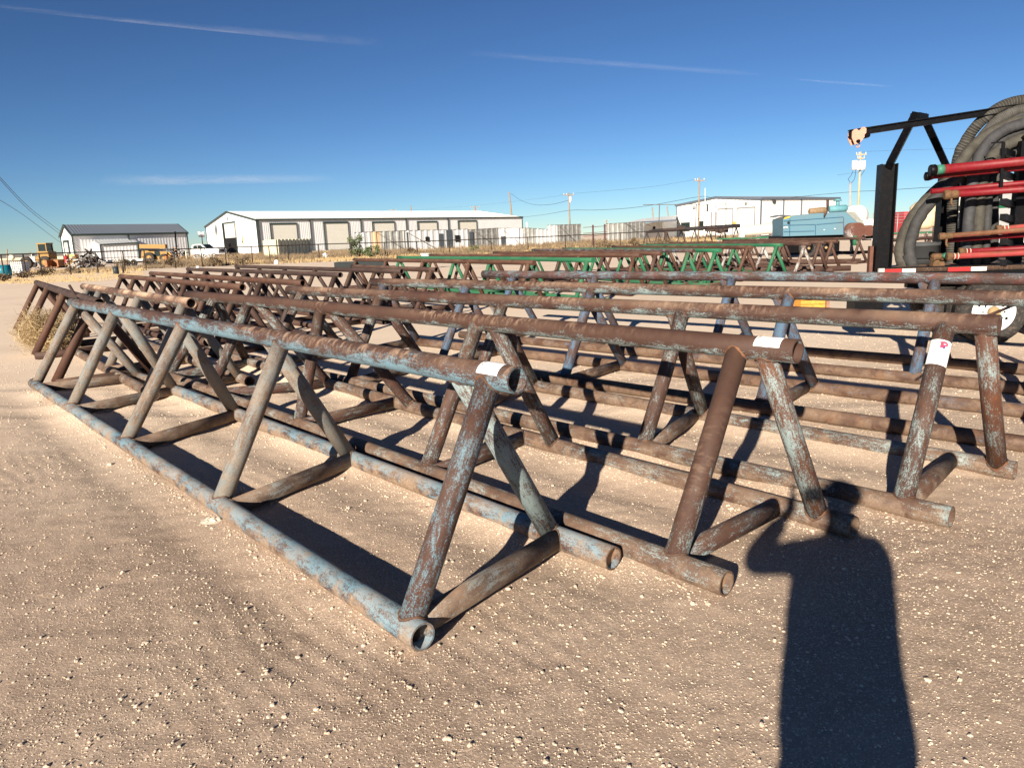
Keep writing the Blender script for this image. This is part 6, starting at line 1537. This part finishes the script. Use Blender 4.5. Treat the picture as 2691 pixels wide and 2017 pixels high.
mb = MB(); c = G(1112, 1338); mb.quad((c.x - .02, c.y, .012), (c.x + .02, c.y + .004, .02), (c.x + .022, c.y + .02, .014), (c.x - .018, c.y + .018, .01)); tag(mb.build("litter", plain("red litter", (.6, .08, .06, 1), .5), None, origin=(c.x, c.y, 0)), "tiny scrap of red litter on the sand inside the nearest rack", "litter")

# ------------------------------------------------------------------ the photographer, whose shadow falls across the sand
def skin_mesh(name, verts, edges, mt, parent, sub=2, rootv=0):
    me = bpy.data.meshes.new(name); org = parent.matrix_world.translation
    me.from_pydata([tuple(Vector(v[:3]) - org) for v in verts], edges, []); o = bpy.data.objects.new(name, me); S.collection.objects.link(o)
    o.modifiers.new("s", 'SKIN'); sv = me.skin_vertices[0].data
    for k, v in enumerate(verts):
        r_ = v[3] if isinstance(v[3], tuple) else (v[3], v[3]); sv[k].radius = r_; sv[k].use_root = (k == rootv)
    o.modifiers.new("u", 'SUBSURF').levels = sub
    dg = bpy.context.evaluated_depsgraph_get(); m2 = bpy.data.meshes.new_from_object(o.evaluated_get(dg)); o.modifiers.clear(); o.data = m2
    m2.materials.clear(); m2.materials.append(mt)
    for p in m2.polygons: p.use_smooth = True
    o.parent = parent; o.matrix_world = Matrix.Translation(org); return o
PX, PY_ = -0.035, -0.46
PS = empty("person", (PX, PY_, 0), "person standing behind the camera with raised arms holding a phone, in shirt and jeans", "person")
SKN = plain("skin", (.50, .30, .21, 1), .55, 0, .05, 8); SHT = plain("plaid grey shirt", (.16, .18, .22, 1), .85, 0, .2, 12); JNS = plain("denim", (.06, .09, .16, 1), .85, 0, .2, 20); HAIR = plain("dark hair", (.03, .02, .015, 1), .7, 0, .3, 60)
def b_(x, y, z, r): return (PX + x, PY_ + y, z, r)
V_ = []; E_ = []
def add(v, p=None):
    V_.append(v); i = len(V_) - 1
    if p is not None: E_.append((p, i))
    return i
pel = add(b_(0, 0, .94, (.15, .11))); bel = add(b_(0, .01, 1.10, (.135, .10)), pel); ch = add(b_(0, 0, 1.30, (.16, .11)), bel); nk = add(b_(0, .02, 1.47, .058), ch); n2 = add(b_(.035, .05, 1.53, .055), nk); h1 = add(b_(.06, .075, 1.585, (.074, .085)), n2); h2 = add(b_(.07, .07, 1.655, (.078, .095)), h1); h3 = add(b_(.075, .06, 1.71, (.060, .075)), h2)
nose = add(b_(.065, .172, 1.625, .013), h1)
for sx in (-1, 1):
    hp = add(b_(sx * .11, 0, .90, .085), pel); kn = add(b_(sx * .14, .02, .50, .058), hp); an = add(b_(sx * .13, -.02, .10, .042), kn); he = add(b_(sx * .13, -.03, .05, .04), an); toe = add(b_(sx * .15, .16, .035, .036), he)
ARM = {-1: ((-.185, 0, 1.40), (-.36, .15, 1.315), (-.07, .40, 1.475)), 1: ((.185, 0, 1.40), (.27, .19, 1.20), (.165, .40, 1.475))}
hands = {}
for sx in (-1, 1):
    s0, e0, w0 = ARM[sx]
    sh = add(b_(*s0, .062), ch); el = add(b_(*e0, .043), sh); wr = add(b_(*w0, .028), el); pm = add(b_(w0[0] + sx * -.002, w0[1] + .02, w0[2] + .055, (.020, .036)), wr); hands[sx] = (w0, pm)
body = skin_mesh("body", V_, E_, SKN, PS)
for sx in (-1, 1):
    w0, _ = hands[sx]; bx, by, bz = w0[0] - sx * .002, w0[1] + .025, w0[2] + .075
    lens_ = (.062, .070, .066, .052)
    for k in range(4):
        z0_ = bz - .030 + k * .020; l = lens_[3 - k]
        vs = [b_(bx, by - .005, z0_, .0095), b_(bx + .002 * sx, by + l * .35, z0_ + .004, .0088), b_(bx - sx * l * .28, by + l * .52 , z0_ + .006, .008), b_(bx - sx * l * .62, by + l * .50, z0_ + .006, .0068)]
        skin_mesh("finger", vs, [(0, 1), (1, 2), (2, 3)], SKN, body, 1)
    vs = [b_(bx, by - .01, bz - .03, .011), b_(bx - sx * .022, by - .022, bz - .010, .010), b_(bx - sx * .045, by - .020, bz + .006, .0085)]
    skin_mesh("thumb", vs, [(0, 1), (1, 2)], SKN, body, 1)
vs = [b_(0, 0, .74, (.255, .17)), b_(0, .01, 1.04, (.215, .14)), b_(0, 0, 1.30, (.195, .135)), b_(0, .015, 1.45, .075)]; es = [(0, 1), (1, 2), (2, 3)]
for sx in (-1, 1):
    s0, e0, w0 = ARM[sx]; k = len(vs); mid = [e0[i] * .25 + w0[i] * .75 for i in range(3)]
    vs += [b_(*s0, .078), b_(*e0, .060), b_(*mid, .046)]; es += [(2, k), (k, k + 1), (k + 1, k + 2)]
skin_mesh("shirt", vs, es, SHT, PS)
vs = [b_(0, 0, .93, (.15, .11))]; es = []
for sx in (-1, 1):
    k = len(vs); vs += [b_(sx * .12, 0, .80, .115), b_(sx * .14, .02, .50, .10), b_(sx * .15, -.01, .10, .072)]; es += [(0, k), (k, k + 1), (k + 1, k + 2)]
skin_mesh("trousers", vs, es, JNS, PS)
mb = MB(); mb.ball((PX + .07, PY_ + .055, 1.675), .092, .112, .088, 20, 12); mb.build("hair", HAIR, PS)
for sx in (-1, 1):
    mb = MB(); mb.ball((PX + .065 + sx * .032, PY_ + .147, 1.645), .012, .010, .009, 10, 8); mb.build("eye", plain("eye white", (.8, .8, .78, 1), .2), PS)
    mb = MB(); mb.ball((PX + .065 + sx * .084, PY_ + .06, 1.62), .012, .02, .032, 10, 8); mb.build("ear", SKN, PS)
    mb = MB(); mb.tube([(PX + sx * .13, PY_ - .07, .05), (PX + sx * .14, PY_ + .04, .05), (PX + sx * .155, PY_ + .19, .04)], [.05, .052, .045], 12); mb.build("boot", plain("brown leather", (.10, .05, .03, 1), .6), PS)
mb = MB(); mb.ball((PX + .065, PY_ + .158, 1.578), .026, .010, .008, 10, 6); mb.build("mouth", plain("lip", (.40, .16, .13, 1), .5), PS)
mb = MB(); mb.box((.052, -.022, 1.535), (.150, .008, .074)); tag(mb.build("phone", plain("black phone", (.01, .01, .011, 1), .25), None, origin=(.052, -.022, 1.535)), "black phone held up in both hands by the person", "phone")
